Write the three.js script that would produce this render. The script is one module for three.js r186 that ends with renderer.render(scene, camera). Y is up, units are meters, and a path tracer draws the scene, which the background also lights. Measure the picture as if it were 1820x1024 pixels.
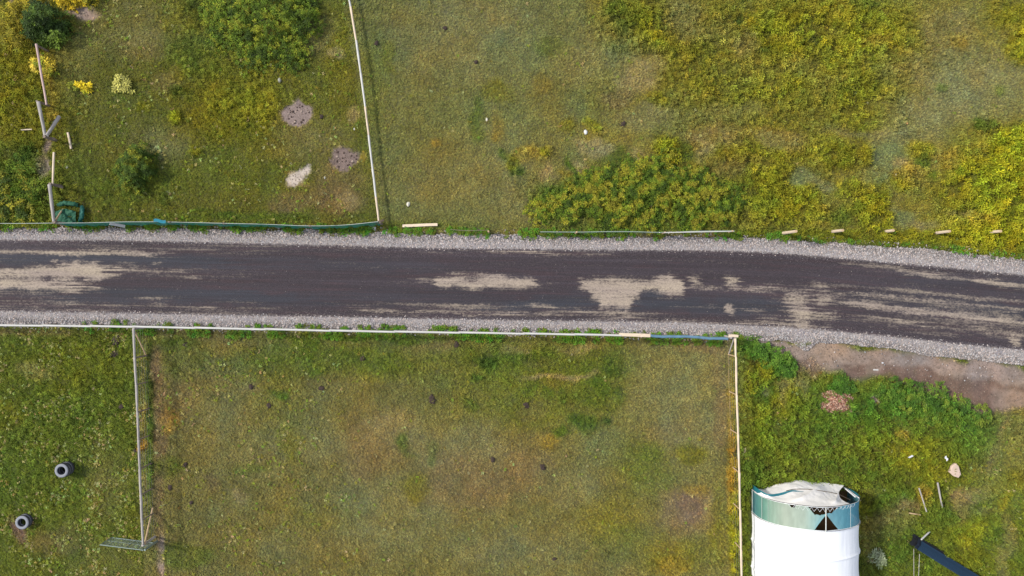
import * as THREE from 'three';
import { mergeGeometries } from 'three/addons/utils/BufferGeometryUtils.js';

// ---------------------------------------------------------------- camera, sky, sun, exposure
const CAM_H = 36, S = 38;                       // metres above the ground, photograph pixels per metre on the ground
const scene = new THREE.Scene();
const camera = new THREE.PerspectiveCamera(41.04, 1820 / 1024, 0.1, 900);
camera.position.set(0, CAM_H, 0);
camera.up.set(0, 0, -1);
camera.lookAt(0, 0, 0);

const renderer = new THREE.WebGLRenderer({ antialias: true });
renderer.toneMapping = THREE.LinearToneMapping;
renderer.toneMappingExposure = 1.45;
renderer.shadowMap.enabled = true;

const SUN_DIR = new THREE.Vector3(-0.74, 0.68, -0.22).normalize();
{ // pale hazy summer sky, a little brighter around the sun
  const w = 256, h = 128, d = new Float32Array(w * h * 4);
  for (let j = 0; j < h; j++) for (let i = 0; i < w; i++) {
    const el = ((j + 0.5) / h - 0.5) * Math.PI, az = ((i + 0.5) / w - 0.5) * 2 * Math.PI;
    const v = new THREE.Vector3(Math.cos(el) * Math.cos(az), Math.sin(el), Math.cos(el) * Math.sin(az));
    const up = Math.max(0, v.y), c = Math.max(0, v.dot(SUN_DIR));
    const g = 0.30 * Math.pow(c, 6);
    const t = Math.pow(1 - up, 2.5), k = (j * w + i) * 4;
    d[k] = 0.43 + 0.16 * t + g; d[k + 1] = 0.49 + 0.12 * t + g * 0.95; d[k + 2] = 0.61 + 0.04 * t + g * 0.85; d[k + 3] = 1;
  }
  const sky = new THREE.DataTexture(d, w, h, THREE.RGBAFormat, THREE.FloatType);
  sky.mapping = THREE.EquirectangularReflectionMapping; sky.magFilter = THREE.LinearFilter; sky.needsUpdate = true;
  scene.background = sky; scene.environment = sky;
  scene.backgroundIntensity = 1.0; scene.environmentIntensity = 1.0;
}
const sun = new THREE.DirectionalLight(new THREE.Color(1.0, 0.95, 0.84), 3.45);
sun.position.copy(SUN_DIR).multiplyScalar(60);
sun.castShadow = true; sun.shadow.radius = 13;
Object.assign(sun.shadow.camera, { left: -34, right: 34, top: 24, bottom: -24, near: 1, far: 140 });
sun.shadow.mapSize.set(4096, 4096);
scene.add(sun, sun.target);

// ---------------------------------------------------------------- helpers
function rng(seed) { let a = seed >>> 0; return () => { a = (a + 0x6D2B79F5) >>> 0; let t = Math.imul(a ^ (a >>> 15), 1 | a); t = (t + Math.imul(t ^ (t >>> 7), 61 | t)) ^ t; return ((t ^ (t >>> 14)) >>> 0) / 4294967296; }; }
const HT = new Float32Array(65536); { const r = rng(77); for (let i = 0; i < 65536; i++) HT[i] = r(); }
function vn(x, y) {                                                  // value noise 0..1
  const xi = Math.floor(x), yi = Math.floor(y); let fx = x - xi, fy = y - yi;
  fx = fx * fx * (3 - 2 * fx); fy = fy * fy * (3 - 2 * fy);
  const a = (xi & 255), b = ((xi + 1) & 255), c = (yi & 255) << 8, d = ((yi + 1) & 255) << 8;
  const p = HT[a + c], q = HT[b + c], r = HT[a + d], s = HT[b + d];
  return p + (q - p) * fx + (r - p) * fy + (p - q - r + s) * fx * fy;
}
const fbm = (x, y, n = 4) => { let a = 0.5, s = 0, t = 0; for (let i = 0; i < n; i++) { s += a * vn(x + i * 37.3, y + i * 17.9); t += a; x *= 2.03; y *= 2.03; a *= 0.5; } return s / t; };
const clamp = (x, a = 0, b = 1) => Math.min(b, Math.max(a, x));
const sst = (a, b, x) => { const t = clamp((x - a) / (b - a)); return t * t * (3 - 2 * t); };
const lerp = (a, b, t) => a + (b - a) * t;
const toLin = (v) => { v /= 255; return v <= 0.04045 ? v / 12.92 : Math.pow((v + 0.055) / 1.055, 2.4); };
const toS = (v) => { v = clamp(v); return 255 * (v <= 0.0031308 ? v * 12.92 : 1.055 * Math.pow(v, 1 / 2.4) - 0.055); };
const KA = 0.68;                                                    // base colour of a surface that shows as this in the photograph's light
const ap = (r, g, b, k = KA) => [toLin(r) * k, toLin(g) * k, toLin(b) * k];
const col = (r, g, b, k) => new THREE.Color(...ap(r, g, b, k));
const W = (px, py, h = 0) => { const f = (CAM_H - h) / CAM_H / S; return new THREE.Vector3((px - 910) * f, h, (py - 512) * f); };
const pxOf = (x) => x * S + 910, pyOf = (z) => z * S + 512;
const curve = (pts) => (x) => {
  const n = pts.length; let i = 0; while (i < n - 2 && x > pts[i + 1][0]) i++;
  const [x0, y0] = pts[i], [x1, y1] = pts[i + 1]; let t = (x - x0) / (x1 - x0);
  if (x > pts[n - 1][0]) return y1 + (x - x1) * 0.08;
  if (x < pts[0][0]) return y0;
  const m = (k) => k <= 0 || k >= n - 1 ? (pts[Math.min(n - 1, k + 1)][1] - pts[Math.max(0, k - 1)][1]) / (pts[Math.min(n - 1, k + 1)][0] - pts[Math.max(0, k - 1)][0]) : (pts[k + 1][1] - pts[k - 1][1]) / (pts[k + 1][0] - pts[k - 1][0]);
  const h = x1 - x0, t2 = t * t, t3 = t2 * t;
  return (2 * t3 - 3 * t2 + 1) * y0 + (t3 - 2 * t2 + t) * h * m(i) + (-2 * t3 + 3 * t2) * y1 + (t3 - t2) * h * m(i + 1);
};
const used = {};
function numbered(n) { used[n] = (used[n] || 0) + 1; return used[n] === 1 ? n : n + '_' + String(used[n] - 1).padStart(3, '0'); }
function tag(o, label, category, group, kind) { if (label) o.userData.label = label; if (category) o.userData.category = category; if (group) o.userData.group = group; if (kind) o.userData.kind = kind; return o; }
function thing(name, label, category, pos, group) { const g = new THREE.Group(); g.name = numbered(name); if (pos) g.position.copy(pos); scene.add(g); return tag(g, label, category, group); }
function mesh(name, geo, mat, parent = scene) { const m = new THREE.Mesh(geo, mat); m.name = parent === scene ? numbered(name) : name; m.castShadow = m.receiveShadow = true; parent.add(m); return m; }
function dataTex(w, h, data, srgb = true, wrap = THREE.RepeatWrapping) { const t = new THREE.DataTexture(data, w, h, THREE.RGBAFormat, THREE.UnsignedByteType); if (srgb) t.colorSpace = THREE.SRGBColorSpace; t.wrapS = t.wrapT = wrap; t.magFilter = THREE.LinearFilter; t.minFilter = THREE.LinearMipmapLinearFilter; t.generateMipmaps = true; t.needsUpdate = true; return t; }
function noiseTex(n, fn, srgb = false) { const d = new Uint8Array(n * n * 4); for (let j = 0; j < n; j++) for (let i = 0; i < n; i++) { const v = fn(i / n, j / n, i, j), k = (j * n + i) * 4; if (Array.isArray(v)) { d[k] = v[0]; d[k + 1] = v[1]; d[k + 2] = v[2]; } else d[k] = d[k + 1] = d[k + 2] = clamp(v) * 255; d[k + 3] = 255; } return dataTex(n, n, d, srgb); }
const std = (o) => new THREE.MeshStandardMaterial({ roughness: 0.9, side: THREE.DoubleSide, ...o });
function bez(geo, fn) { const p = geo.attributes.position; const v = new THREE.Vector3(); for (let i = 0; i < p.count; i++) { v.fromBufferAttribute(p, i); fn(v, i); p.setXYZ(i, v.x, v.y, v.z); } geo.computeVertexNormals(); return geo; }
const UPV = new THREE.Vector3(0, 1, 0);
// round pole from a to b (relative to an origin), slightly crooked, tapered
function pole(a, b, r0, r1 = r0, o = new THREE.Vector3(), seed = 1, bend = 0.012, seg = 7) {
  const L = a.distanceTo(b), g = new THREE.CylinderGeometry(r1, r0, L, seg, Math.max(2, Math.round(L / 0.4)));
  bez(g, (v) => { const t = v.y / L + 0.5; v.x += bend * L * Math.sin(t * 3.1 + seed) * 0.35 + (vn(t * 9 + seed * 7, Math.atan2(v.x, v.z) * 1.5) - 0.5) * r0 * 0.35; v.z += bend * L * Math.sin(t * 2.3 + seed * 2.7) * 0.35; });
  g.applyQuaternion(new THREE.Quaternion().setFromUnitVectors(UPV, b.clone().sub(a).normalize()));
  g.translate((a.x + b.x) / 2 - o.x, (a.y + b.y) / 2 - o.y, (a.z + b.z) / 2 - o.z); return g;
}
// sawn plank or batten from a to b; w across, t thick
function plank(a, b, w, t, o = new THREE.Vector3(), seed = 1) {
  const L = a.distanceTo(b), s = new THREE.Shape(), e = Math.min(w, t) * 0.12, x = w / 2, y = t / 2;
  s.moveTo(-x + e, -y).lineTo(x - e, -y).lineTo(x, -y + e).lineTo(x, y - e).lineTo(x - e, y).lineTo(-x + e, y).lineTo(-x, y - e).lineTo(-x, -y + e).closePath();
  const g = new THREE.ExtrudeGeometry(s, { depth: L, steps: Math.max(2, Math.round(L / 0.5)), bevelEnabled: false });
  bez(g, (v) => { const q = v.z / L; v.x += (vn(q * 4 + seed * 3.1, seed) - 0.5) * 0.03; v.y += (vn(q * 3 + seed * 5.1, seed + 9) - 0.5) * 0.02; });
  const dir = b.clone().sub(a).normalize(), sx = new THREE.Vector3().crossVectors(UPV, dir); if (sx.lengthSq() < 1e-4) sx.set(1, 0, 0); sx.normalize(); const sy = new THREE.Vector3().crossVectors(dir, sx);
  g.applyMatrix4(new THREE.Matrix4().makeBasis(sx, sy, dir)); g.translate(a.x - o.x, a.y - o.y, a.z - o.z); return g;
}
function wire(pts, r, o = new THREE.Vector3(), seg = 24, rad = 5) { return new THREE.TubeGeometry(new THREE.CatmullRomCurve3(pts.map((p) => p.clone().sub(o))), seg, r, rad, false); }
function stoneGeo(seed, r, flat = 0.6, det = 1) { const g = new THREE.IcosahedronGeometry(r, det); const p = g.attributes.position; for (let i = 0; i < p.count; i++) { const x = p.getX(i), y = p.getY(i), z = p.getZ(i), k = 0.72 + 0.55 * vn(x / r * 1.3 + seed * 3.7, z / r * 1.3 + y / r * 1.9 + seed); p.setXYZ(i, x * k, y * k * flat, z * k); } g.computeVertexNormals(); return g; }

// ---------------------------------------------------------------- lines of the road (photograph pixels on the ground plane)
const roadTop = curve([[0, 427], [200, 428], [400, 432], [600, 437], [800, 442], [1000, 444], [1150, 445], [1300, 447], [1400, 452], [1500, 460], [1600, 469], [1700, 478], [1820, 490]]);
const roadBot = curve([[0, 553], [200, 556], [400, 560], [600, 563], [800, 567], [1000, 570], [1100, 571], [1200, 573], [1300, 577], [1400, 582], [1500, 590], [1600, 600], [1700, 611], [1820, 622]]);
const gravTop = curve([[0, 404], [100, 405], [200, 406], [400, 408], [600, 411], [800, 415], [1000, 419], [1200, 422], [1320, 423], [1400, 427], [1500, 433], [1600, 440], [1700, 448], [1820, 462]]);
const gravBot = curve([[0, 577], [200, 579], [400, 584], [600, 587], [800, 590], [1000, 594], [1150, 597], [1300, 601], [1350, 604], [1430, 608], [1500, 612], [1560, 617], [1640, 630], [1700, 637], [1820, 650]]);
// ragged rims of the gravel
const gTopE = (x) => gravTop(x) + (fbm(x / 22, 3.3, 3) - 0.5) * 9;
const gBotE = (x) => gravBot(x) + (fbm(x / 22, 8.1, 3) - 0.5) * 7 + 15 * Math.exp(-Math.pow((x - 1432) / 16, 2));

// ---------------------------------------------------------------- what grows where: a coarse map of the meadow (photograph pixels on the ground plane)
const C = {
  lawn: [106, 104, 56], grey: [122, 118, 80], greyg: [108, 114, 74], green: [88, 102, 36], mid: [80, 96, 32], dark: [48, 68, 24],
  yg: [116, 110, 26], byg: [136, 130, 28], ochre: [142, 120, 48], straw: [146, 130, 90], brown: [122, 104, 72], soil: [160, 140, 120], soild: [124, 100, 82], vivid: [68, 104, 34], ash: [214, 200, 180], orange: [168, 124, 44], tan: [128, 116, 72],
};
const GX0 = -160, GY0 = -180, GX1 = 1980, GY1 = 1204, GSTEP = 4;      // map bounds
const GW = Math.round((GX1 - GX0) / GSTEP), GH = Math.round((GY1 - GY0) / GSTEP);
const mapR = new Float32Array(GW * GH), mapG = new Float32Array(GW * GH), mapB = new Float32Array(GW * GH), mapTall = new Float32Array(GW * GH), mapBare = new Float32Array(GW * GH);
// [colour, x, y, rx, ry, strength, tall, bare, turn]
const patches = [
  // paddock north-west
  ['yg', 60, 150, 80, 260, .55, .3], ['green', 20, 330, 90, 80, .8, .75], ['mid', 40, 370, 60, 40, .6, .6], ['dark', 38, 272, 26, 18, .7, .5], ['yg', 20, 150, 50, 90, .6, .5],
  ['grey', 250, 50, 120, 60, .45, 0], ['tan', 265, 80, 50, 30, .4, 0], ['yg', 330, 30, 50, 40, .5, .2], ['dark', 345, 20, 26, 24, .45, .3], ['yg', 420, 160, 130, 70, .5, .3], ['byg', 440, 200, 70, 50, .35, .35], ['yg', 400, 230, 70, 40, .5, .25],
  ['green', 350, 95, 60, 50, .5, .3], ['tan', 305, 145, 40, 20, .5, 0], ['grey', 130, 110, 40, 90, .3, 0], ['green', 220, 330, 120, 40, .5, .25], ['grey', 280, 260, 60, 40, .5, 0], ['green', 430, 300, 120, 40, .35, 0], ['dark', 322, 165, 16, 12, .5, .3],
  ['byg', 310, 208, 10, 12, .8, .5], ['yg', 330, 135, 20, 12, .5, .3], ['byg', 255, 190, 16, 10, .5, .3], ['yg', 345, 275, 16, 12, .7, .4], ['dark', 292, 355, 8, 12, .5, .3], ['dark', 405, 380, 18, 9, .6, .3], ['ochre', 92, 150, 9, 60, .6, .3], ['ochre', 88, 205, 10, 22, .5, .3], ['ochre', 506, 313, 9, 8, .9, 0, .3], ['ochre', 640, 284, 7, 9, .9, 0, .2], ['ochre', 594, 300, 10, 6, .7, 0, .2], ['brown', 600, 330, 60, 40, .5, 0, .1], ['straw', 518, 330, 20, 8, .6, 0, .2], ['grey', 560, 60, 40, 40, .4, 0], ['brown', 590, 360, 60, 34, .6, 0, .12], ['tan', 560, 250, 70, 50, .45, 0], ['straw', 615, 355, 22, 18, .55, 0, .3], ['brown', 510, 365, 30, 22, .5, 0, .25], ['straw', 628, 205, 14, 16, .6, 0], ['green', 420, 385, 240, 9, .7, .1], ['yg', 605, 90, 26, 90, .4, .15], ['straw', 600, 95, 14, 10, .6, .1],
  ['soil', 84, 268, 8, 14, .8, 0, .7], ['soil', 75, 300, 14, 18, .6, 0, .5], ['soil', 145, 20, 26, 12, .8, 0, .8], ['soil', 18, 4, 10, 10, .8, 0, .7],
  // paddock north, mown part
  ['grey', 860, 70, 170, 90, .55, 0], ['greyg', 950, 100, 90, 60, .55, 0], ['greyg', 880, 210, 90, 50, .5, 0], ['grey', 830, 30, 60, 40, .5, 0], ['green', 660, 150, 26, 150, .3, 0], ['yg', 690, 110, 14, 40, .35, 0], ['yg', 880, 165, 30, 24, .45, .1], ['ochre', 960, 155, 22, 20, .35, .05], ['tan', 870, 300, 110, 70, .35, 0], ['grey', 920, 360, 50, 40, .45, 0], ['mid', 850, 220, 12, 40, .5, 0], ['mid', 896, 278, 9, 9, .7, .1], ['ochre', 885, 225, 12, 26, .4, 0], ['ochre', 775, 252, 10, 8, .5, 0], ['tan', 760, 330, 60, 50, .35, 0], ['green', 740, 400, 120, 8, .5, .05], ['mid', 995, 90, 50, 18, .5, 0],
  // north-east, tall weeds
  ['yg', 1380, 90, 330, 130, .7, .5], ['tan', 1330, 130, 60, 30, .4, .2], ['tan', 1480, 150, 50, 26, .35, .25], ['grey', 1420, 120, 40, 20, .3, .2], ['tan', 1620, 130, 50, 30, .4, .25], ['mid', 1400, 60, 50, 30, .3, .5], ['yg', 1130, 50, 66, 56, .9, .7], ['mid', 1105, 30, 34, 26, .6, .6], ['mid', 1090, 80, 30, 18, .6, .6], ['byg', 1150, 55, 24, 30, .4, .7], ['tan', 1215, 35, 36, 40, .5, .3], ['tan', 1270, 60, 60, 28, .35, .4], ['byg', 1450, 60, 160, 70, .35, .7], ['byg', 1350, 150, 110, 40, .4, .7], ['byg', 1560, 60, 70, 60, .4, .7], ['yg', 1560, 170, 110, 50, .8, .6], ['byg', 1540, 215, 90, 22, .5, .65],
  ['dark', 1312, 38, 12, 9, .8, .4], ['dark', 1362, 98, 12, 9, .85, .4], ['dark', 1447, 73, 7, 11, .75, .5], ['dark', 1537, 50, 9, 10, .5, .5], ['mid', 1540, 8, 20, 12, .6, .6], ['tan', 1325, 85, 28, 22, .5, .25], ['ochre', 1480, 60, 30, 14, .35, .5], ['ochre', 1560, 75, 26, 12, .5, .5], ['ochre', 1650, 92, 20, 12, .6, .4], ['ochre', 1730, 108, 20, 8, .65, .3],
  ['straw', 1140, 130, 44, 40, .65, 0], ['grey', 1060, 100, 80, 60, .55, 0], ['grey', 1150, 205, 70, 22, .6, 0], ['grey', 1300, 205, 70, 18, .5, .05], ['brown', 1105, 170, 34, 18, .5, .15], ['yg', 1170, 180, 26, 14, .6, .4], ['ochre', 1070, 235, 60, 20, .4, .1],
  ['grey', 1720, 150, 130, 70, .8, 0], ['grey', 1650, 200, 90, 30, .65, 0], ['grey', 1600, 235, 60, 24, .6, .05], ['tan', 1690, 60, 50, 50, .6, .1], ['ochre', 1700, 75, 22, 18, .5, .15], ['byg', 1800, 30, 40, 26, .5, .4], ['byg', 1815, 80, 24, 40, .7, .5], ['yg', 1790, 20, 40, 40, .4, .3], ['mid', 1668, 152, 10, 8, .6, .2], ['green', 1780, 168, 10, 8, .5, .1],
  ['yg', 1340, 280, 140, 90, .75, .5], ['tan', 1270, 240, 70, 24, .7, .2], ['straw', 1245, 262, 26, 24, .6, .1], ['ochre', 1350, 238, 50, 10, .6, .4], ['ochre', 1235, 258, 18, 10, .5, .3], ['tan', 1385, 252, 40, 20, .6, .25], ['brown', 1300, 300, 60, 22, .4, .3], ['mid', 1340, 304, 8, 8, .6, .4], ['yg', 1185, 268, 34, 28, .85, .7], ['byg', 1175, 262, 20, 14, .6, .8], ['mid', 1220, 268, 18, 22, .6, .2], ['mid', 1100, 280, 30, 20, .5, .1], ['straw', 1055, 262, 34, 16, .6, 0], ['straw', 1040, 300, 22, 12, .6, 0], ['straw', 1125, 275, 20, 14, .5, 0], ['straw', 980, 305, 10, 22, .65, 0, .2], ['ochre', 945, 275, 30, 14, .6, .2], ['yg', 915, 290, 14, 18, .7, .4], ['mid', 925, 310, 18, 16, .6, .2], ['ochre', 1000, 315, 10, 12, .8, .35], ['mid', 1016, 312, 8, 30, .7, .15], ['yg', 975, 270, 10, 14, .7, .4], ['yg', 955, 355, 12, 14, .7, .4], ['yg', 1012, 232, 16, 12, .6, .3], ['byg', 1050, 222, 16, 12, .5, .3],
  ['yg', 1380, 370, 100, 50, .8, .65], ['byg', 1420, 380, 60, 34, .5, .75], ['yg', 1360, 330, 44, 30, .7, .65], ['byg', 1480, 265, 60, 26, .5, .5], ['yg', 1510, 280, 50, 26, .7, .55], ['byg', 1525, 335, 44, 24, .6, .6], ['byg', 1555, 380, 34, 40, .75, .75], ['yg', 1540, 380, 46, 44, .5, .7], ['byg', 1635, 265, 34, 16, .6, .55], ['byg', 1720, 330, 60, 50, .5, .6], ['byg', 1770, 340, 90, 110, .95, .8], ['byg', 1800, 250, 50, 40, .9, .8], ['ochre', 1620, 310, 34, 24, .8, .6], ['byg', 1600, 325, 22, 16, .6, .6], ['ochre', 1740, 390, 24, 14, .6, .6], ['ochre', 1690, 290, 20, 20, .5, .5], ['mid', 1640, 280, 14, 16, .65, .2], ['mid', 1655, 308, 10, 10, .7, .2], ['dark', 1727, 367, 10, 8, .6, .6], ['mid', 1748, 222, 24, 12, .8, .6], ['yg', 1680, 350, 60, 40, .6, .6], ['byg', 1690, 410, 110, 24, .5, .5], ['byg', 1770, 420, 60, 30, .8, .7], ['yg', 1500, 420, 60, 10, .6, .4], ['yg', 1590, 420, 80, 14, .6, .4], ['brown', 1700, 378, 24, 10, .5, .3],
  ['greyg', 1430, 318, 28, 20, .95, 0], ['grey', 1460, 330, 24, 12, .6, .05], ['greyg', 1580, 275, 30, 34, .85, 0], ['straw', 1598, 288, 12, 10, .5, 0], ['greyg', 1560, 318, 22, 14, .7, .1], ['greyg', 1606, 388, 22, 20, .9, 0], ['grey', 1640, 400, 30, 9, .7, .05], ['mid', 1490, 385, 26, 18, .6, .3], ['grey', 1510, 235, 60, 8, .5, .1],
  // thicket floor
  ['mid', 1140, 350, 180, 48, .9, .5], ['dark', 1110, 345, 120, 34, .4, .5], ['green', 1000, 360, 50, 40, .6, .5], ['yg', 1250, 360, 70, 40, .5, .5], ['green', 1130, 405, 190, 10, .7, .25],
  // paddock south-west
  ['green', 120, 700, 140, 120, .6, .25], ['yg', 130, 650, 90, 50, .35, .2], ['straw', 65, 655, 36, 20, .3, .1], ['green', 60, 820, 100, 90, .5, .2], ['tan', 190, 860, 40, 70, .35, .05], ['brown', 90, 960, 60, 30, .45, 0], ['lawn', 200, 1000, 90, 40, .5, 0], ['brown', 40, 590, 120, 8, .5, 0], ['yg', 0, 740, 40, 30, .4, .2], ['green', 5, 860, 30, 40, .6, .2], ['soild', 28, 935, 14, 22, .7, 0, .5],
  ['tan', 255, 760, 9, 170, .5, .15], ['orange', 255, 790, 8, 12, .6, .3], ['ochre', 256, 740, 8, 20, .4, .3], ['mid', 268, 760, 6, 190, .9, .35], ['dark', 266, 640, 6, 40, .5, .4], ['dark', 268, 705, 6, 60, .5, .4],
  ['soil', 288, 990, 9, 44, .75, 0, .7], ['brown', 283, 800, 11, 190, .75, 0, .2], ['soild', 276, 650, 9, 40, .5, 0, .3],
  // paddock south
  ['brown', 380, 625, 90, 34, .55, .05], ['ochre', 400, 620, 40, 16, .35, .1], ['straw', 345, 660, 18, 18, .5, 0, .1], ['brown', 320, 710, 40, 60, .4, .05], ['orange', 300, 750, 20, 20, .35, .1], ['green', 480, 640, 110, 40, .45, .1], ['yg', 490, 720, 60, 70, .5, .1], ['green', 680, 640, 120, 40, .5, .1], ['yg', 660, 650, 90, 40, .35, .1], ['green', 310, 610, 60, 14, .6, .15], ['yg', 510, 790, 22, 40, .6, .1], ['yg', 560, 600, 60, 20, .35, .1],
  ['grey', 440, 760, 110, 90, .4, 0], ['brown', 650, 800, 70, 70, .6, 0], ['brown', 645, 845, 20, 20, .4, 0], ['straw', 700, 770, 50, 40, .35, 0], ['grey', 580, 790, 60, 40, .4, 0], ['grey', 700, 900, 130, 60, .5, 0], ['brown', 790, 800, 70, 40, .45, 0], ['brown', 830, 860, 110, 60, .55, 0], ['grey', 860, 790, 60, 50, .45, 0], ['brown', 900, 830, 100, 60, .5, 0], ['yg', 740, 860, 30, 30, .45, .05], ['yg', 560, 930, 70, 40, .3, .05], ['green', 330, 990, 50, 20, .5, .05], ['green', 300, 830, 30, 20, .5, .05], ['green', 440, 830, 40, 10, .4, .05], ['mid', 725, 790, 16, 16, .75, .12], ['green', 775, 800, 12, 24, .5, .05], ['mid', 505, 690, 16, 10, .7, .15], ['dark', 490, 692, 10, 8, .4, .15], ['mid', 555, 620, 20, 14, .65, .15], ['mid', 565, 660, 12, 10, .6, .1], ['straw', 420, 885, 12, 14, .5, 0, .1], ['straw', 450, 690, 20, 10, .3, 0], ['brown', 370, 860, 20, 20, .5, 0],
  ['green', 930, 660, 200, 70, .4, .12], ['yg', 960, 690, 190, 90, .4, .08], ['mid', 870, 630, 60, 26, .7, .15], ['dark', 860, 632, 20, 14, .6, .2], ['mid', 950, 635, 40, 20, .6, .15], ['mid', 1080, 650, 60, 34, .6, .12], ['mid', 850, 675, 14, 10, .7, .15], ['mid', 830, 715, 16, 12, .5, .1], ['mid', 1030, 752, 24, 18, .7, .2], ['dark', 1030, 752, 16, 11, .5, .2], ['mid', 993, 772, 18, 10, .8, .15], ['mid', 1000, 705, 12, 20, .7, .15], ['mid', 1063, 690, 16, 16, .7, .15], ['dark', 1096, 692, 10, 7, .7, .15], ['dark', 1065, 742, 9, 7, .6, .15], ['mid', 975, 706, 10, 10, .6, .1], ['ochre', 975, 790, 22, 14, .6, .1], ['straw', 990, 669, 70, 6, .75, .05, .1], ['straw', 1030, 672, 30, 5, .5, .05, .15], ['straw', 1030, 617, 40, 6, .5, .05], ['straw', 910, 620, 30, 10, .3, .05], ['brown', 960, 640, 30, 10, .4, .05], ['brown', 945, 730, 20, 16, .4, 0], ['brown', 800, 612, 60, 12, .4, .05],
  ['grey', 1220, 700, 120, 100, .45, 0], ['tan', 1220, 760, 70, 60, .35, 0], ['brown', 1245, 620, 50, 14, .6, 0, .1], ['brown', 1180, 765, 40, 26, .3, 0], ['greyg', 1080, 790, 60, 40, .4, 0], ['green', 1140, 830, 60, 60, .5, .05], ['green', 1160, 800, 24, 20, .4, .05], ['yg', 1225, 800, 24, 24, .6, .1], ['yg', 1090, 920, 60, 40, .4, .05], ['brown', 1220, 910, 50, 48, .75, 0, .3], ['soild', 1225, 905, 30, 30, .5, 0, .35], ['straw', 1255, 900, 10, 30, .4, .05], ['ochre', 1230, 870, 24, 10, .4, .1], ['yg', 1200, 990, 70, 34, .5, .12], ['ochre', 1190, 1005, 30, 18, .4, .15], ['yg', 1275, 950, 20, 80, .5, .15], ['green', 1100, 960, 60, 40, .3, .05], ['grey', 900, 980, 130, 40, .5, 0], ['grey', 1020, 870, 50, 40, .4, 0], ['brown', 1280, 720, 16, 110, .5, 0, .15],
  ['mid', 900, 650, 40, 26, .5, .12], ['mid', 990, 640, 60, 24, .5, .12], ['mid', 1060, 700, 50, 30, .5, .1], ['green', 960, 740, 120, 26, .3, .06], ['mid', 940, 690, 24, 18, .45, .1], ['dark', 1065, 745, 12, 9, .5, .12], ['dark', 1088, 655, 14, 10, .5, .12], ['dark', 940, 632, 14, 8, .4, .12], ['green', 600, 640, 160, 30, .5, .08], ['mid', 545, 610, 30, 12, .6, .12], ['mid', 680, 600, 200, 6, .7, .15], ['green', 330, 640, 50, 40, .4, .1], ['grey', 820, 780, 120, 40, .4, 0], ['grey', 600, 960, 160, 40, .4, 0],
  // foot of the east fence
  ['ochre', 1299, 700, 7, 80, .8, .25], ['orange', 1301, 850, 8, 90, .95, .5], ['byg', 1303, 950, 9, 90, .8, .55],
  // yard south-east
  ['yg', 1370, 740, 60, 110, .75, .6], ['green', 1400, 800, 90, 60, .5, .5], ['yg', 1345, 660, 26, 34, .9, .65], ['vivid', 1345, 622, 34, 18, .95, .5], ['vivid', 1395, 650, 34, 24, .9, .45], ['vivid', 1360, 690, 20, 20, .5, .4], ['tan', 1418, 680, 16, 34, .55, .1, .15], ['tan', 1390, 690, 8, 30, .5, .1, .1], ['mid', 1352, 700, 16, 22, .7, .4], ['yg', 1350, 790, 20, 60, .5, .6], ['mid', 1340, 840, 24, 50, .6, .6],
  ['vivid', 1530, 660, 40, 14, .6, .25], ['vivid', 1500, 685, 24, 12, .9, .4], ['vivid', 1640, 715, 100, 26, .95, .5], ['vivid', 1580, 740, 70, 30, .7, .5], ['vivid', 1720, 740, 60, 30, .7, .4], ['green', 1640, 770, 120, 50, .7, .5], ['mid', 1560, 770, 60, 30, .5, .6], ['yg', 1520, 800, 90, 40, .5, .6], ['mid', 1530, 840, 90, 50, .45, .6], ['yg', 1500, 870, 50, 30, .4, .6], ['yg', 1640, 830, 60, 50, .55, .5], ['byg', 1620, 800, 50, 30, .3, .5], ['ochre', 1612, 767, 12, 10, .8, .5], ['ochre', 1640, 880, 16, 20, .6, .4], ['yg', 1540, 900, 30, 40, .5, .5], ['mid', 1580, 900, 40, 34, .6, .4], ['brown', 1580, 930, 34, 30, .55, .2], ['tan', 1550, 960, 26, 40, .5, .2], ['mid', 1600, 960, 50, 40, .5, .4], ['brown', 1610, 900, 24, 14, .6, .15, .2], ['green', 1660, 905, 30, 18, .6, .4], ['mid', 1660, 1000, 40, 24, .6, .4],
  ['tan', 1790, 800, 60, 100, .6, .1], ['brown', 1775, 790, 10, 60, .7, .02, .3, .25], ['tan', 1720, 880, 40, 16, .6, .1, .1, -.6], ['brown', 1705, 900, 12, 34, .6, .05, .25, .5], ['brown', 1740, 910, 40, 10, .45, .05, .2, -.2], ['brown', 1790, 940, 12, 50, .5, .05, .25, -.3], ['green', 1740, 920, 50, 34, .4, .2], ['byg', 1720, 945, 40, 24, .55, .4], ['byg', 1780, 890, 12, 18, .8, .4], ['ochre', 1778, 888, 9, 14, .5, .4], ['yg', 1720, 980, 40, 24, .5, .4], ['yg', 1800, 860, 24, 24, .4, .2], ['green', 1790, 980, 50, 60, .4, .15], ['grey', 1785, 1000, 12, 60, .4, .02, .2],
  ['vivid', 1500, 740, 150, 50, .35, .45], ['green', 1450, 840, 140, 80, .35, .6], ['vivid', 1740, 770, 60, 40, .45, .25], ['green', 1790, 850, 40, 80, .35, .12], ['vivid', 1360, 760, 24, 40, .3, .5],
  // bare strip of earth along the south of the lane
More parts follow.
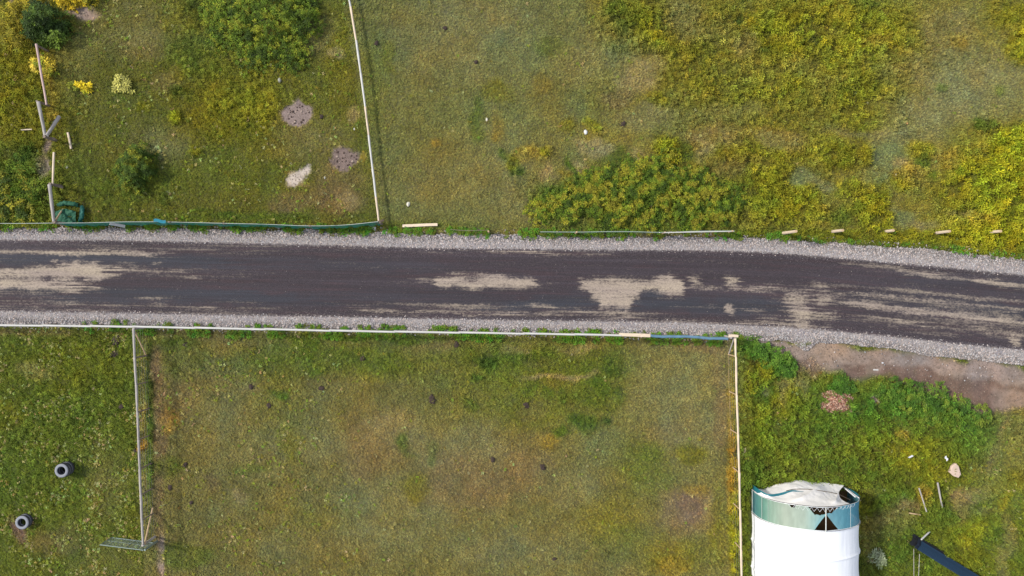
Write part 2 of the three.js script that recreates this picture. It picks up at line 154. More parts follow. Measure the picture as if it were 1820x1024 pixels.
  ['soil', 1480, 632, 70, 26, .9, 0, .95], ['soild', 1560, 648, 60, 24, .9, 0, .95], ['soild', 1660, 668, 90, 32, .95, 0, 1, .14], ['soild', 1770, 690, 90, 36, .95, 0, 1, .16], ['soil', 1500, 628, 50, 12, .7, 0, 1], ['soil', 1800, 712, 40, 16, .7, 0, .9, .3], ['soild', 1440, 655, 30, 18, .55, .02, .5], ['soil', 1370, 612, 40, 8, .8, 0, .9], ['soil', 1660, 638, 120, 9, .6, 0, 1, .14], ['soil', 1555, 645, 16, 22, .6, 0, 1],
  ['soil', 1420, 622, 90, 10, 1, 0, 1, .1], ['soil', 1540, 630, 90, 14, 1, 0, 1, .16], ['soil', 1680, 652, 90, 12, 1, 0, 1, .18], ['soil', 1790, 672, 90, 16, 1, 0, 1, .2], ['soil', 1555, 715, 5, 12, .8, 0, .6], ['soil', 1640, 712, 10, 7, .7, 0, .5], ['grey', 1363, 695, 8, 10, .6, .1, .2],
];
// bare patches with outlines of their own
const POLY = [
  { c: [154, 136, 122], bare: 1, p: [[530, 176], [541, 187], [553, 191], [553, 206], [547, 216], [532, 225], [518, 222], [506, 214], [499, 202], [506, 192], [520, 186]] },
  { c: [136, 118, 104], bare: .85, p: [[594, 264], [610, 260], [624, 270], [638, 274], [634, 288], [622, 296], [610, 304], [594, 296], [587, 288], [592, 276]] },
  { c: [208, 194, 170], bare: .9, p: [[510, 318], [519, 308], [536, 302], [551, 295], [553, 302], [540, 312], [535, 324], [522, 331], [512, 330]] },
];
function inPoly(p, x, y) { let c = false, dm = 1e9; for (let i = 0, j = p.length - 1; i < p.length; j = i++) { const [xi, yi] = p[i], [xj, yj] = p[j]; if ((yi > y) !== (yj > y) && x < (xj - xi) * (y - yi) / (yj - yi) + xi) c = !c; const t = clamp(((x - xi) * (xj - xi) + (y - yi) * (yj - yi)) / ((xj - xi) ** 2 + (yj - yi) ** 2)); dm = Math.min(dm, Math.hypot(x - xi - t * (xj - xi), y - yi - t * (yj - yi))); } return c ? dm : -dm; }
{
  const base = (x, y) => y < 410 ? (x < 610 + y * 0.17 ? [98, 98, 40] : x < 1040 ? [112, 110, 64] : [116, 110, 56]) : (x < 258 ? [94, 102, 38] : x < 1302 ? [112, 106, 62] : [90, 98, 32]);
  const LIN = {}; for (const k in C) LIN[k] = ap(...C[k]);
  const wx = new Float32Array(GW * GH), wy = new Float32Array(GW * GH);
  for (let j = 0; j < GH; j++) for (let i = 0; i < GW; i++) {
    const x = GX0 + (i + 0.5) * GSTEP, y = GY0 + (j + 0.5) * GSTEP, k = j * GW + i;
    wx[k] = x + (fbm(x / 46, y / 46 + 9, 4) - 0.5) * 46; wy[k] = y + (fbm(x / 46 + 31, y / 46, 4) - 0.5) * 40;
    const narrow = Math.abs(x - 262) < 30 || Math.abs(x - 1300) < 20 || Math.abs(y - 490) < 115;
    if (narrow) { wx[k] = x + (fbm(x / 20, y / 20 + 9, 3) - 0.5) * 10; wy[k] = y + (fbm(x / 20 + 31, y / 20, 3) - 0.5) * 10; }
    const b = ap(...base(x, y)); mapR[k] = b[0]; mapG[k] = b[1]; mapB[k] = b[2]; mapTall[k] = x > 1302 && y > 600 ? 0.3 : x < 258 && y > 580 ? 0.08 : 0.02;
  }
  for (const [c, cx, cy, rx, ry, s, tall = 0, bare = 0, rot = 0] of patches) {
    const R = Math.max(rx, ry) * 1.7 + 30, i0 = Math.max(0, Math.floor((cx - R - GX0) / GSTEP)), i1 = Math.min(GW - 1, Math.ceil((cx + R - GX0) / GSTEP)), j0 = Math.max(0, Math.floor((cy - R - GY0) / GSTEP)), j1 = Math.min(GH - 1, Math.ceil((cy + R - GY0) / GSTEP));
    const q = LIN[c], ca = Math.cos(rot), sa = Math.sin(rot);
    for (let j = j0; j <= j1; j++) for (let i = i0; i <= i1; i++) {
      const k = j * GW + i, dx = wx[k] - cx, dy = wy[k] - cy, u = (dx * ca + dy * sa) / rx, v = (-dx * sa + dy * ca) / ry, d = Math.sqrt(u * u + v * v);
      if (d > 1.5) continue;
      const a = s * 1.18 * (1 - sst(Math.max(rx, ry) > 55 && !bare ? 0.2 : 0.55, Math.max(rx, ry) > 55 && !bare ? 1.45 : 1.3, d)) * (0.7 + 0.6 * vn(wx[k] / 9, wy[k] / 9)), t = clamp(a);
      mapR[k] = lerp(mapR[k], q[0], t); mapG[k] = lerp(mapG[k], q[1], t); mapB[k] = lerp(mapB[k], q[2], t); mapTall[k] = lerp(mapTall[k], tall, clamp(t * 1.1)); mapBare[k] = lerp(mapBare[k], bare, t);
    }
  }
  for (const P of POLY) { P.q = ap(...P.c); const q = P.q; for (let j = 0; j < GH; j++) for (let i = 0; i < GW; i++) { const x = GX0 + (i + 0.5) * GSTEP, y = GY0 + (j + 0.5) * GSTEP; if (Math.abs(x - P.p[0][0]) > 90 || Math.abs(y - P.p[0][1]) > 70) continue; const k = j * GW + i, t = sst(-4, 3, inPoly(P.p, x, y) + (vn(x / 6, y / 6) - 0.5) * 6); mapR[k] = lerp(mapR[k], q[0], t); mapG[k] = lerp(mapG[k], q[1], t); mapB[k] = lerp(mapB[k], q[2], t); mapTall[k] *= 1 - t; mapBare[k] = lerp(mapBare[k], P.bare, t); } }
  // grain of the meadow: patches of drier and greener growth
  for (let j = 0; j < GH; j++) for (let i = 0; i < GW; i++) {
    const x = GX0 + (i + 0.5) * GSTEP, y = GY0 + (j + 0.5) * GSTEP, k = j * GW + i;
    const a = fbm(x / 34 + 5, y / 34, 5) - 0.5, b = fbm(x / 70 + 50, y / 70 + 7, 4) - 0.5, l = 1 + 0.55 * (fbm(x / 13, y / 15 + 70, 3) - 0.5);
    const tv = mapTall[k], hv = fbm(x / 10 + 3, y / 10 + 90, 3) - .5, lv = fbm(x / 13 + 60, y / 13 + 33, 3) - .5, q0 = 1 + tv * lv * 1.3; mapR[k] *= q0 * (1 + tv * hv * 1.1) * (1 - .07 * tv); mapG[k] *= q0 * (1 + tv * hv * .3) * (1 + .06 * tv); mapB[k] *= q0;
    mapR[k] *= l * (1 + a * 0.36 + b * 0.2); mapG[k] *= l * (1 + a * 0.08); mapB[k] *= l * (1 - a * 0.2 - b * 0.4) * (mapBare[k] > .4 ? 1 : .86);
  }
}
function field(px, py, out) {
  const fx = clamp((px - GX0) / GSTEP - 0.5, 0, GW - 1.001), fy = clamp((py - GY0) / GSTEP - 0.5, 0, GH - 1.001), i = Math.floor(fx), j = Math.floor(fy), u = fx - i, v = fy - j, k = j * GW + i;
  const a = (1 - u) * (1 - v), b = u * (1 - v), c = (1 - u) * v, d = u * v;
  out.r = mapR[k] * a + mapR[k + 1] * b + mapR[k + GW] * c + mapR[k + GW + 1] * d;
  out.g = mapG[k] * a + mapG[k + 1] * b + mapG[k + GW] * c + mapG[k + GW + 1] * d;
  out.b = mapB[k] * a + mapB[k + 1] * b + mapB[k + GW] * c + mapB[k + GW + 1] * d;
  out.tall = mapTall[k] * a + mapTall[k + 1] * b + mapTall[k + GW] * c + mapTall[k + GW + 1] * d;
  out.bare = mapBare[k] * a + mapBare[k + 1] * b + mapBare[k + GW] * c + mapBare[k + GW + 1] * d;
  return out;
}
// small swells of the ground, none under the lane and at the rim of the map
function gh(x, z) {
  const px = pxOf(x), py = pyOf(z), lane = Math.max(gravTop(px) - py, py - gravBot(px));
  return 0.10 * (fbm(x / 3.1 + 40, z / 3.1 + 11, 3) - 0.5) * sst(14, 70, lane) * sst(28, 26, Math.abs(x)) * sst(18.2, 16.8, Math.abs(z));
}
const G = (px, py, up = 0) => { const v = W(px, py, 0); v.y = gh(v.x, v.z) + up; return v; };

// ---------------------------------------------------------------- ground
const grain = noiseTex(512, (u, v, i, j) => 0.5 * HT[(i * 977 + j * 613 + (i * j) % 251) & 65535] + 0.5 * vn(i / 5, j / 5));
{
  const TW = 2048, TH = 1324, d = new Uint8Array(TW * TH * 4), f = {};
  const X0 = pxOf(-28), X1 = pxOf(28), Y0 = pyOf(-18.1), Y1 = pyOf(18.1);
  for (let j = 0; j < TH; j++) for (let i = 0; i < TW; i++) {
    const x = X0 + (X1 - X0) * (i + 0.5) / TW, y = Y0 + (Y1 - Y0) * (j + 0.5) / TH, k = (j * TW + i) * 4; field(x, y, f);
    if (x > 490 && x < 650 && y > 165 && y < 340) for (const P of POLY) { const i0 = P.q === POLY[0].q, t = sst(-2, 2.5, inPoly(P.p, x, y) + (fbm(x / 4, y / 4, 3) - .5) * (i0 ? 7 : 22)) * (i0 ? 1 : .5 + .45 * sst(.35, .6, fbm(x / 5 + 9, y / 5, 3))); f.r = lerp(f.r, P.q[0], t); f.g = lerp(f.g, P.q[1], t); f.b = lerp(f.b, P.q[2], t); f.bare = Math.max(f.bare, t); }
    const n = HT[(i * 7919 + j * 104729 + ((i * j) >> 3)) & 65535], m = vn(x / 2.6, y / 2.6), s = vn(x / 7, y / 7);
    let l = (0.80 + 0.2 * n + 0.3 * m + 0.2 * s);
    l = lerp(l, 0.58 + 0.3 * n + 0.28 * m + .26 * s, f.bare);
    const w = lerp(0.82, 1.05, f.bare);
    d[k] = toS(f.r * l * w); d[k + 1] = toS(f.g * l * w * 0.98); d[k + 2] = toS(f.b * l * w * 1.1); d[k + 3] = 255;
  }
  const tex = dataTex(TW, TH, d, true, THREE.ClampToEdgeWrapping);
  const bump = grain.clone(); bump.repeat.set(56, 36); bump.needsUpdate = true;
  const g = new THREE.PlaneGeometry(56, 36.2, 280, 181); g.rotateX(-Math.PI / 2);
  const p = g.attributes.position, uv = g.attributes.uv;
  for (let i = 0; i < p.count; i++) { p.setY(i, gh(p.getX(i), p.getZ(i))); uv.setXY(i, (p.getX(i) + 28) / 56, (p.getZ(i) + 18.1) / 36.2); }
  g.computeVertexNormals();
  tag(mesh('ground', g, std({ map: tex, bumpMap: bump, bumpScale: 0.02, roughness: 1, side: THREE.FrontSide })), 'grassy ground of the paddocks on both sides of the dark lane', null, null, 'structure');
  // the meadow goes on beyond what the photograph shows
  const ft = noiseTex(1024, (u, v, i, j) => { const t = (x, y, s) => { const a = vn(x * s, y * s), b = vn((x - 1) * s, y * s), c = vn(x * s, (y - 1) * s), e = vn((x - 1) * s, (y - 1) * s); return (a * (1 - x) + b * x) * (1 - y) + (c * (1 - x) + e * x) * y; }; const a = t(u, v, 9), b = t(u, v, 41), c = t(u, v, 160), l = 0.6 + 0.5 * c + 0.25 * b; const q = ap(104, 102, 46); return [toS(q[0] * l * (0.75 + 0.5 * a)), toS(q[1] * l * (0.9 + 0.2 * a)), toS(q[2] * l)]; }, true);
  const parts = []; const quad = (x0, x1, z0, z1) => { const q = new THREE.PlaneGeometry(x1 - x0, z1 - z0); q.rotateX(-Math.PI / 2); q.translate((x0 + x1) / 2, 0, (z0 + z1) / 2); const P = q.attributes.position, U = q.attributes.uv; for (let i = 0; i < 4; i++) U.setXY(i, P.getX(i) / 16, P.getZ(i) / 16); parts.push(q); };
  quad(-420, 420, -420, -18.1); quad(-420, 420, 18.1, 420); quad(-420, -28, -18.1, 18.1); quad(28, 420, -18.1, 18.1);
  tag(mesh('meadow', mergeGeometries(parts), std({ map: ft, roughness: 1, side: THREE.FrontSide })), 'open meadow that goes on beyond the paddocks', null, null, 'structure');
}

// ---------------------------------------------------------------- the lane: gravel shoulders, dark surface of old asphalt, pale sand driven over it
// strip between two lines (pixels): rows of vertices across, heights given by prof(t)
function strip(e0, e1, rows, prof, step, x0 = -3000, x1 = 4800) {
  const pos = [], uv = [], idx = []; const xs = []; for (let x = x0; x < x1;) { xs.push(x); x += (x < -140 || x > 1960) ? 60 : step; } xs.push(x1);
  xs.forEach((x, i) => { const a = e0(x), b = e1(x); for (let r = 0; r <= rows; r++) { const t = r / rows, y = lerp(a, b, t), v = W(x, y); pos.push(v.x, prof(t, x), v.z); uv.push(v.x, v.z); if (i && r) { const k = i * (rows + 1) + r; idx.push(k - rows - 2, k - rows - 1, k, k - rows - 2, k, k - 1); } } });
  const g = new THREE.BufferGeometry(); g.setAttribute('position', new THREE.Float32BufferAttribute(pos, 3)); g.setAttribute('uv', new THREE.Float32BufferAttribute(uv, 2)); g.setIndex(idx); g.computeVertexNormals(); return g;
}
const gravelTex = noiseTex(1024, (u, v, i, j) => {
  const a = HT[(i * 131 + j * 7919) & 65535], b = vn(i / 2.2, j / 2.2), c = vn(i / 40, j / 40), e = vn(i / 4.5 + 60, j / 4.5); const l = 0.55 + 0.45 * a * 0.6 + 0.5 * b; const q = ap(172, 163, 160); const w = vn(i / 3 + 99, j / 3) - 0.5;
  return [toS(q[0] * l * (0.85 + 0.3 * c) * (1 + 0.16 * w)), toS(q[1] * l * (0.85 + 0.3 * c)), toS(q[2] * l * (0.9 + 0.2 * c) * (1 - 0.1 * w + 0.1 * e))];
}, true); gravelTex.repeat.set(1 / 6, 1 / 6);
{
  const bump = grain.clone(); bump.repeat.set(1 / 2.2, 1 / 2.2); bump.needsUpdate = true;
  const m = std({ map: gravelTex, bumpMap: bump, bumpScale: 0.03, roughness: 0.95, side: THREE.FrontSide });
  tag(mesh('gravel_shoulder', strip(gTopE, (x) => roadTop(x) + 4, 5, (t) => 0.004 + 0.05 * sst(0, .6, t), 4), m), 'pale gravel shoulder along the north edge of the dark lane', null, null, 'structure');
  tag(mesh('gravel_shoulder', strip((x) => roadBot(x) - 4, gBotE, 5, (t) => 0.004 + 0.05 * sst(1, .4, t), 4), m), 'pale gravel shoulder along the south edge of the dark lane', null, null, 'structure');
}
// sand on the lane: [x0, x1, y, half height, strength, sharpness of the ends]
const sand = [
  [-200, 305, 448, 4.5, .62], [60, 300, 449, 4, .55], [300, 520, 449, 4, .28], [150, 420, 440, 4, .25], [-200, 230, 485, 8.5, .9], [92, 190, 475, 10, .8], [92, 104, 465, 4, .7], [126, 142, 467, 5, .7], [150, 180, 470, 5, .55], [180, 330, 479, 5, .5], [200, 245, 468, 3, .4], [266, 294, 468.5, 2.2, .6], [-200, 178, 505.5, 7.5, .98], [100, 210, 503, 4, .45], [240, 380, 487, 6, .22], [320, 360, 493, 2, .45], [-200, 150, 521, 4, .35], [105, 150, 518, 3, .6], [-200, 210, 538, 2.5, .5], [-200, 140, 530, 3, .42], [-200, 230, 551, 5, .4], [220, 310, 531, 2.5, .5], [255, 300, 538, 6, .35], [300, 410, 547, 3, .5], [380, 460, 537, 4, .38], [400, 560, 546, 5, .3], [330, 480, 490, 10, .18], [60, 420, 527, 14, .14], [330, 480, 552, 4, .3], [-200, 120, 460, 3, .2],
  [600, 720, 549, 4, .42], [640, 760, 556, 3, .3], [700, 930, 553, 7, .42], [760, 960, 546, 3, .3], [930, 992, 544, 4, .65], [960, 1070, 553, 5, .4], [820, 850, 563, 2, .6], [840, 1000, 561, 3, .3], [820, 960, 448, 2.5, .65], [920, 1095, 452, 4, .62], [690, 830, 447, 2, .42], [560, 700, 443, 2, .3],
  [740, 800, 498, 3, .5], [770, 958, 503, 8, .85, 1], [800, 890, 489, 4, .7], [860, 900, 493, 3, .4], [690, 780, 503, 8, .22], [956, 1000, 504, 3, .3],
  [1024, 1215, 506, 10, .85, 1], [1045, 1140, 520, 11, .88, 1], [1062, 1122, 536, 12, .9, 1], [1165, 1218, 514, 12, .85, 1], [1172, 1206, 497, 7, .75], [1222, 1248, 497, 7, .68], [1200, 1300, 512, 4, .55], [1285, 1320, 501, 8, .78], [1290, 1362, 513, 4, .7], [1000, 1190, 556, 4, .6], [1020, 1170, 566, 4, .62], [1120, 1270, 572, 3, .5], [1286, 1302, 546, 7, .85], [1255, 1275, 541, 2, .5], [1295, 1308, 557, 4, .6], [1310, 1370, 556, 5, .35], [1185, 1200, 442, 3, .7],
  [1330, 1380, 512, 7, .6], [1365, 1440, 524, 14, .5], [1395, 1440, 548, 20, .62], [1400, 1470, 570, 18, .6], [1420, 1450, 596, 14, .8], [1340, 1400, 568, 6, .55], [1210, 1400, 574, 4, .5], [1420, 1500, 518, 8, .45], [1440, 1470, 505, 5, .4], [1440, 1480, 535, 7, .6], [1470, 1560, 538, 5, .5], [1450, 1490, 560, 10, .5], [1500, 1620, 545, 6, .45], [1480, 1700, 530, 7, .4], [1560, 1760, 560, 7, .4], [1640, 1830, 552, 8, .45], [1700, 1900, 575, 8, .45], [1500, 1640, 570, 6, .4], [1560, 1720, 588, 4, .4], [1730, 1900, 600, 5, .45], [1790, 1815, 607, 8, .75], [1500, 1600, 473, 4, .5], [1570, 1700, 485, 4, .55], [1620, 1760, 492, 3, .4], [1730, 1800, 502, 6, .62], [1780, 1900, 512, 5, .5], [1640, 1690, 497, 3, .35], [1480, 1560, 455, 3, .3], [1650, 1800, 530, 5, .3], [1560, 1660, 515, 5, .25],
  [1440, 1900, 524, 3, .45], [1500, 1900, 539, 2.5, .5], [1470, 1800, 551, 2, .5], [1520, 1900, 563, 2.5, .5], [1480, 1900, 578, 2, .48], [1600, 1900, 590, 2.5, .45], [1450, 1650, 594, 2, .4], [1540, 1900, 498, 2, .42], [1380, 1500, 556, 2, .5], [1330, 1500, 584, 5, .6], [1340, 1460, 594, 6, .65], [1180, 1340, 578, 3, .55], [960, 1200, 574, 2, .5], [0, 300, 544, 2, .4], [100, 500, 556, 2, .4], [500, 760, 560, 2, .35], [300, 700, 438, 2, .3], [0, 200, 434, 2, .3], [620, 1000, 556, 1.6, .5], [660, 900, 541, 1.6, .4], [1080, 1300, 462, 2, .25], [1200, 1400, 548, 2, .4],
];
const wheelSheen = [[-200, 420, 459, 8, .9], [60, 600, 530, 8, .8], [150, 500, 520, 5, .9], [-200, 150, 513, 4, .8], [420, 800, 470, 9, .4], [860, 1080, 540, 9, .9], [1100, 1400, 542, 11, .95], [1130, 1180, 524, 8, .8], [1480, 1800, 535, 14, .5], [1700, 1900, 560, 10, .7], [1600, 1900, 505, 10, .5], [600, 900, 527, 12, .4], [960, 1100, 530, 10, .5]];  // smoother wheel tracks, their bluish sheen painted as colour
{
  const TW = 2048, TH = 640, X0 = pxOf(-26), X1 = pxOf(26), Y0 = 415, Y1 = 675, d = new Uint8Array(TW * TH * 4);
  const rT = new Float32Array(TW), rB = new Float32Array(TW); for (let i = 0; i < TW; i++) { const x = X0 + (X1 - X0) * (i + .5) / TW; rT[i] = roadTop(x); rB[i] = roadBot(x); }
  const S1 = new Float32Array(TW * TH), W1 = new Float32Array(TW * TH);
  const refT = (x) => lerp(roadTop(x), roadBot(x), .5);
  const paint = (list, buf) => { for (const [x0, x1, y, hh, s, sharp] of list) {
    const i0 = Math.max(0, Math.floor((x0 - 30 - X0) / (X1 - X0) * TW)), i1 = Math.min(TW - 1, Math.ceil((x1 + 30 - X0) / (X1 - X0) * TW)), xm = clamp((x0 + x1) / 2, 0, 1820), c0 = refT(xm);
    for (let i = i0; i <= i1; i++) { const x = X0 + (X1 - X0) * (i + .5) / TW, yc = y + (x > 0 && x < 1820 ? refT(x) - c0 : 0) + (fbm(x / 30, y * .7, 3) - .5) * hh * 1.1; const e0 = sharp ? 9 : Math.min(60, (x1 - x0) * .35);
      const e = e0, h2 = hh * (0.66 + .55 * fbm(x / 16, y + 3, 3));
      const j0 = Math.max(0, Math.floor((yc - h2 * 2.3 - Y0) / (Y1 - Y0) * TH)), j1 = Math.min(TH - 1, Math.ceil((yc + h2 * 2.3 - Y0) / (Y1 - Y0) * TH));
      for (let j = j0; j <= j1; j++) { const yy = Y0 + (Y1 - Y0) * (j + .5) / TH, xs = x + (fbm(yy / 2.5, x / 40 + y, 3) - .5) * e * 2.6, ea = sst(x0 - e * .4, x0 + e, xs), eb = sst(x1 + e * .4, x1 - e, xs), q = Math.abs(yy - yc + (vn(x / 4, yy / 2 + 7) - .5) * 3) / h2, a = s * ea * eb * sst(2.3, .3, q), k = j * TW + i; buf[k] = 1 - (1 - buf[k]) * (1 - a); } } } };
  paint(sand, S1); paint(wheelSheen, W1);
  const ASP = ap(61, 52, 58), ASPSHEEN = ap(55, 57, 66), ASPR = ap(72, 54, 58), SND = ap(200, 182, 158), SNDG = ap(182, 164, 152), GRV = ap(164, 154, 152);
  for (let j = 0; j < TH; j++) for (let i = 0; i < TW; i++) {
    const x = X0 + (X1 - X0) * (i + .5) / TW, y = Y0 + (Y1 - Y0) * (j + .5) / TH, k = j * TW + i, t = (y - rT[i]) / (rB[i] - rT[i]), yr = y - (x > 0 && x < 1820 ? refT(x) - 500 : 0);
    const st3 = fbm(x / 150 + 20, yr / 1.5, 3), n = HT[(i * 7919 + j * 6151 + ((i * j) >> 4)) & 65535], n2 = vn(i / 1.6, j / 2.2), st = fbm(x / 60, yr / 3.2, 4), st2 = fbm(x / 220 + 9, yr / 6 + 3, 3), gr = vn(x / 2.4, yr / 1.5);
    const w = clamp(W1[k] * .85 + (st2 - .5) * .35); let r = lerp(ASP[0], ASPSHEEN[0], w), g = lerp(ASP[1], ASPSHEEN[1], w), b = lerp(ASP[2], ASPSHEEN[2], w);
    const red = sst(.52, .75, st) * .5 * (1 - w); r = lerp(r, ASPR[0], red); g = lerp(g, ASPR[1], red); b = lerp(b, ASPR[2], red);
    const fine = lerp(1, .45 + .75 * n + .4 * n2, 1 - .55 * w) * (.8 + .45 * st2) * (.72 + .56 * st3); r *= fine; g *= fine; b *= fine;
    // sand lies in streaks and grains
    const n3 = HT[((i >> 1) * 977 + (j >> 2) * 7919 + (((i >> 1) * (j >> 2)) >> 3)) & 65535], n4 = vn(i / 3.2 + 50, j / 5), nz = clamp((.42 * st3 + .24 * st + .12 * gr + .12 * n3 + .10 * n4 - .5) * 2.2 + .5);
    let m = S1[k] * .92 + (.15 + .1 * sst(1350, 1550, x)) * sst(.5, .8, st2 * .35 + st3 * .65) * sst(.36, .1, Math.abs(t - .5) - .14); m = sst(-.30, .5, m - nz * 1.0) * (.54 + .34 * sst(.25, .85, m) + .5 * (st3 - .5) + .26 * (n3 - .5)); m = clamp(m);
    const sc = fbm(x / 90 + 4, yr / 9, 3), sl = .72 + .34 * n + .2 * n2; r = lerp(r, lerp(SND[0], SNDG[0], sc) * sl, m); g = lerp(g, lerp(SND[1], SNDG[1], sc) * sl, m); b = lerp(b, lerp(SND[2], SNDG[2], sc) * sl, m);
    // stones creep in from the shoulders
    const edge = Math.min(y - rT[i], rB[i] - y) + (gr - .5) * 4 + (n - .5) * 5, e2 = sst(1.5, -1.5, edge) * .92 + (n > .93 ? .4 * sst(26, 4, edge) : 0); r = lerp(r, GRV[0] * (.6 + .6 * n), e2); g = lerp(g, GRV[1] * (.6 + .6 * n), e2); b = lerp(b, GRV[2] * (.6 + .6 * n), e2);
    const q = k * 4; d[q] = toS(r); d[q + 1] = toS(g); d[q + 2] = toS(b); d[q + 3] = 255;
  }
  const tex = dataTex(TW, TH, d, true, THREE.MirroredRepeatWrapping); const bump = grain.clone(); bump.repeat.set(1 / 2.5, 1 / 2.5); bump.needsUpdate = true;
  const g = strip((x) => roadTop(x) - 1.5, (x) => roadBot(x) + 1.5, 8, (t, x) => 0.058 + 0.05 * (1 - Math.pow(2 * t - 1, 2)), 8);
  const uv0 = g.attributes.uv.clone(); const uv = g.attributes.uv, zA = (Y0 - 512) / S, zB = (Y1 - 512) / S;
  for (let i = 0; i < uv.count; i++) uv.setXY(i, (uv.getX(i) + 26) / 52, (uv.getY(i) - zA) / (zB - zA));
  g.setAttribute('uv1', uv0); bump.channel = 1;
  tag(mesh('lane', g, std({ map: tex, bumpMap: bump, bumpScale: 0.015, roughness: 0.92, side: THREE.FrontSide })), 'dark lane of old asphalt with pale sand streaks', null, null, 'structure');
}

// ---------------------------------------------------------------- grass, weeds, loose stones
function tri(P, a, b, c) { P.push(a[0], a[1], a[2], b[0], b[1], b[2], c[0], c[1], c[2]); }
function fromTris(P) { const g = new THREE.BufferGeometry(); g.setAttribute('position', new THREE.Float32BufferAttribute(P, 3)); g.computeVertexNormals(); return g; }
function tuftGeo(seed, n, len, wid, lean0, lean1, spread) {
  const r = rng(seed), P = [];
  for (let i = 0; i < n; i++) {
    const az = r() * 6.283, le = lerp(lean0, lean1, r()), L = len * (0.6 + 0.6 * r()), bx = (r() - .5) * spread, bz = (r() - .5) * spread, w = wid * (0.7 + 0.6 * r());
    const ca = Math.cos(az), sa = Math.sin(az), px = -sa * w / 2, pz = ca * w / 2, m = L * .55, h1 = Math.cos(le * .6) * m, o1 = Math.sin(le * .6) * m, h2 = h1 + Math.cos(le * 1.4) * (L - m), o2 = o1 + Math.sin(le * 1.4) * (L - m);
    const A = [bx + px, 0, bz + pz], B = [bx - px, 0, bz - pz], Cc = [bx + ca * o1 + px, h1, bz + sa * o1 + pz], D = [bx + ca * o1 - px, h1, bz + sa * o1 - pz], E = [bx + ca * o2, Math.max(.004, h2), bz + sa * o2];
    tri(P, A, Cc, B); tri(P, B, Cc, D); tri(P, Cc, E, D);
  }
  return fromTris(P);
}
function leafTris(P, o, az, el, L, w, roll = 0, fold = .25) {
  const ca = Math.cos(az), sa = Math.sin(az), ce = Math.cos(el), se = Math.sin(el), d = [ca * ce, se, sa * ce], s = [-sa, 0, ca], u = [-ca * se, ce, -sa * se];
  const sx = s.map((v, i) => v * Math.cos(roll) + u[i] * Math.sin(roll)), ux = u.map((v, i) => v * Math.cos(roll) - s[i] * Math.sin(roll));
  const at = (a, b, c) => [o[0] + d[0] * a + sx[0] * b + ux[0] * c, o[1] + d[1] * a + sx[1] * b + ux[1] * c, o[2] + d[2] * a + sx[2] * b + ux[2] * c];
  const b0 = at(0, 0, 0), m = at(L * .5, 0, -w * fold * .2), t = at(L, 0, -L * .12), l = at(L * .42, w / 2, w * fold), r = at(L * .42, -w / 2, w * fold);
  tri(P, b0, l, m); tri(P, b0, m, r); tri(P, l, t, m); tri(P, m, t, r);
}
function weedGeo(seed, n, H, L, w, rad) {
  const r = rng(seed), P = [];
  for (let i = 0; i < n; i++) { const t = Math.pow((i + r()) / n, .8), az = i * 2.4 + r() * .8, q = rad * (1 - t * .75) * r(); leafTris(P, [Math.cos(az) * q, H * (.15 + .85 * t), Math.sin(az) * q], az + (r() - .5), (r() - .35) * 1.0 + t * .3, L * (.6 + .6 * r()) * (1 - .35 * t), w * (.6 + .6 * r()), (r() - .5) * .9); }
  for (let k = 0; k < 3; k++) { const a = r() * 6.28, q = rad * .3; tri(P, [0.006, 0, 0], [-0.006, 0, 0.004], [Math.cos(a) * q, H, Math.sin(a) * q]); }
  return fromTris(P);
}
const AREA = { x0: -25.4, x1: 25.4, z0: -15, z1: 15 };
const tunnel = { x0: 11.05, x1: 15.8, z0: 9.35 };
function onTunnel(x, z) { return x > tunnel.x0 && x < tunnel.x1 && z > tunnel.z0; }
function scatter(name, label, category, geos, mat, count, seed, place) {
  const r = rng(seed), sets = geos.map(() => ({ m: [], c: [] })), f = {}, q = new THREE.Quaternion(), e = new THREE.Euler(), M = new THREE.Matrix4(), p = new THREE.Vector3(), s = new THREE.Vector3();
  let tries = 0, made = 0; const c = new THREE.Color();
  while (made < count && tries < Math.max(count * 60, 400000)) {
    tries++; const x = lerp(AREA.x0, AREA.x1, r()), z = lerp(AREA.z0, AREA.z1, r()), px = pxOf(x), py = pyOf(z); field(px, py, f);
    const w = place(x, z, px, py, f, r); if (!w) continue; made++;
    const k = Math.floor(r() * geos.length); e.set((r() - .5) * .35, r() * 6.283, (r() - .5) * .35); q.setFromEuler(e); p.set(x, w.y ?? gh(x, z), z); s.set(w.s, w.s * (w.h ?? 1), w.s); M.compose(p, q, s);
    for (let i = 0; i < 16; i++) sets[k].m.push(M.elements[i]); sets[k].c.push(w.c[0], w.c[1], w.c[2]);
  }
  const grp = geos.length > 1 ? new THREE.Group() : null; if (grp) { grp.name = numbered(name); scene.add(grp); tag(grp, label, category, null, 'stuff'); }
  geos.forEach((g, k) => { const n = sets[k].c.length / 3; const im = new THREE.InstancedMesh(g, mat, n); im.instanceMatrix.array.set(sets[k].m); im.instanceColor = new THREE.InstancedBufferAttribute(new Float32Array(sets[k].c), 3); im.castShadow = im.receiveShadow = true; if (grp) { im.name = 'clump'; im.userData.kind = 'stuff'; grp.add(im); } else { im.name = numbered(name); tag(im, label, category, null, 'stuff'); scene.add(im); } });
}
const UND = ap(92, 88, 44);
const leafMat = new THREE.MeshPhysicalMaterial({ roughness: .8, specularIntensity: .3, side: THREE.DoubleSide });
const hit = (py, px) => py > gravTop(px) - 2 && py < gravBot(px) + 2;    // on the lane or its gravel
const vary = (f, r, k, amp, warm = 0) => { const l = k * (1 - amp + 2 * amp * r()), h = (r() - .5) * warm; return [f.r * l * (1 + h), f.g * l, f.b * l * (1 - h)]; };
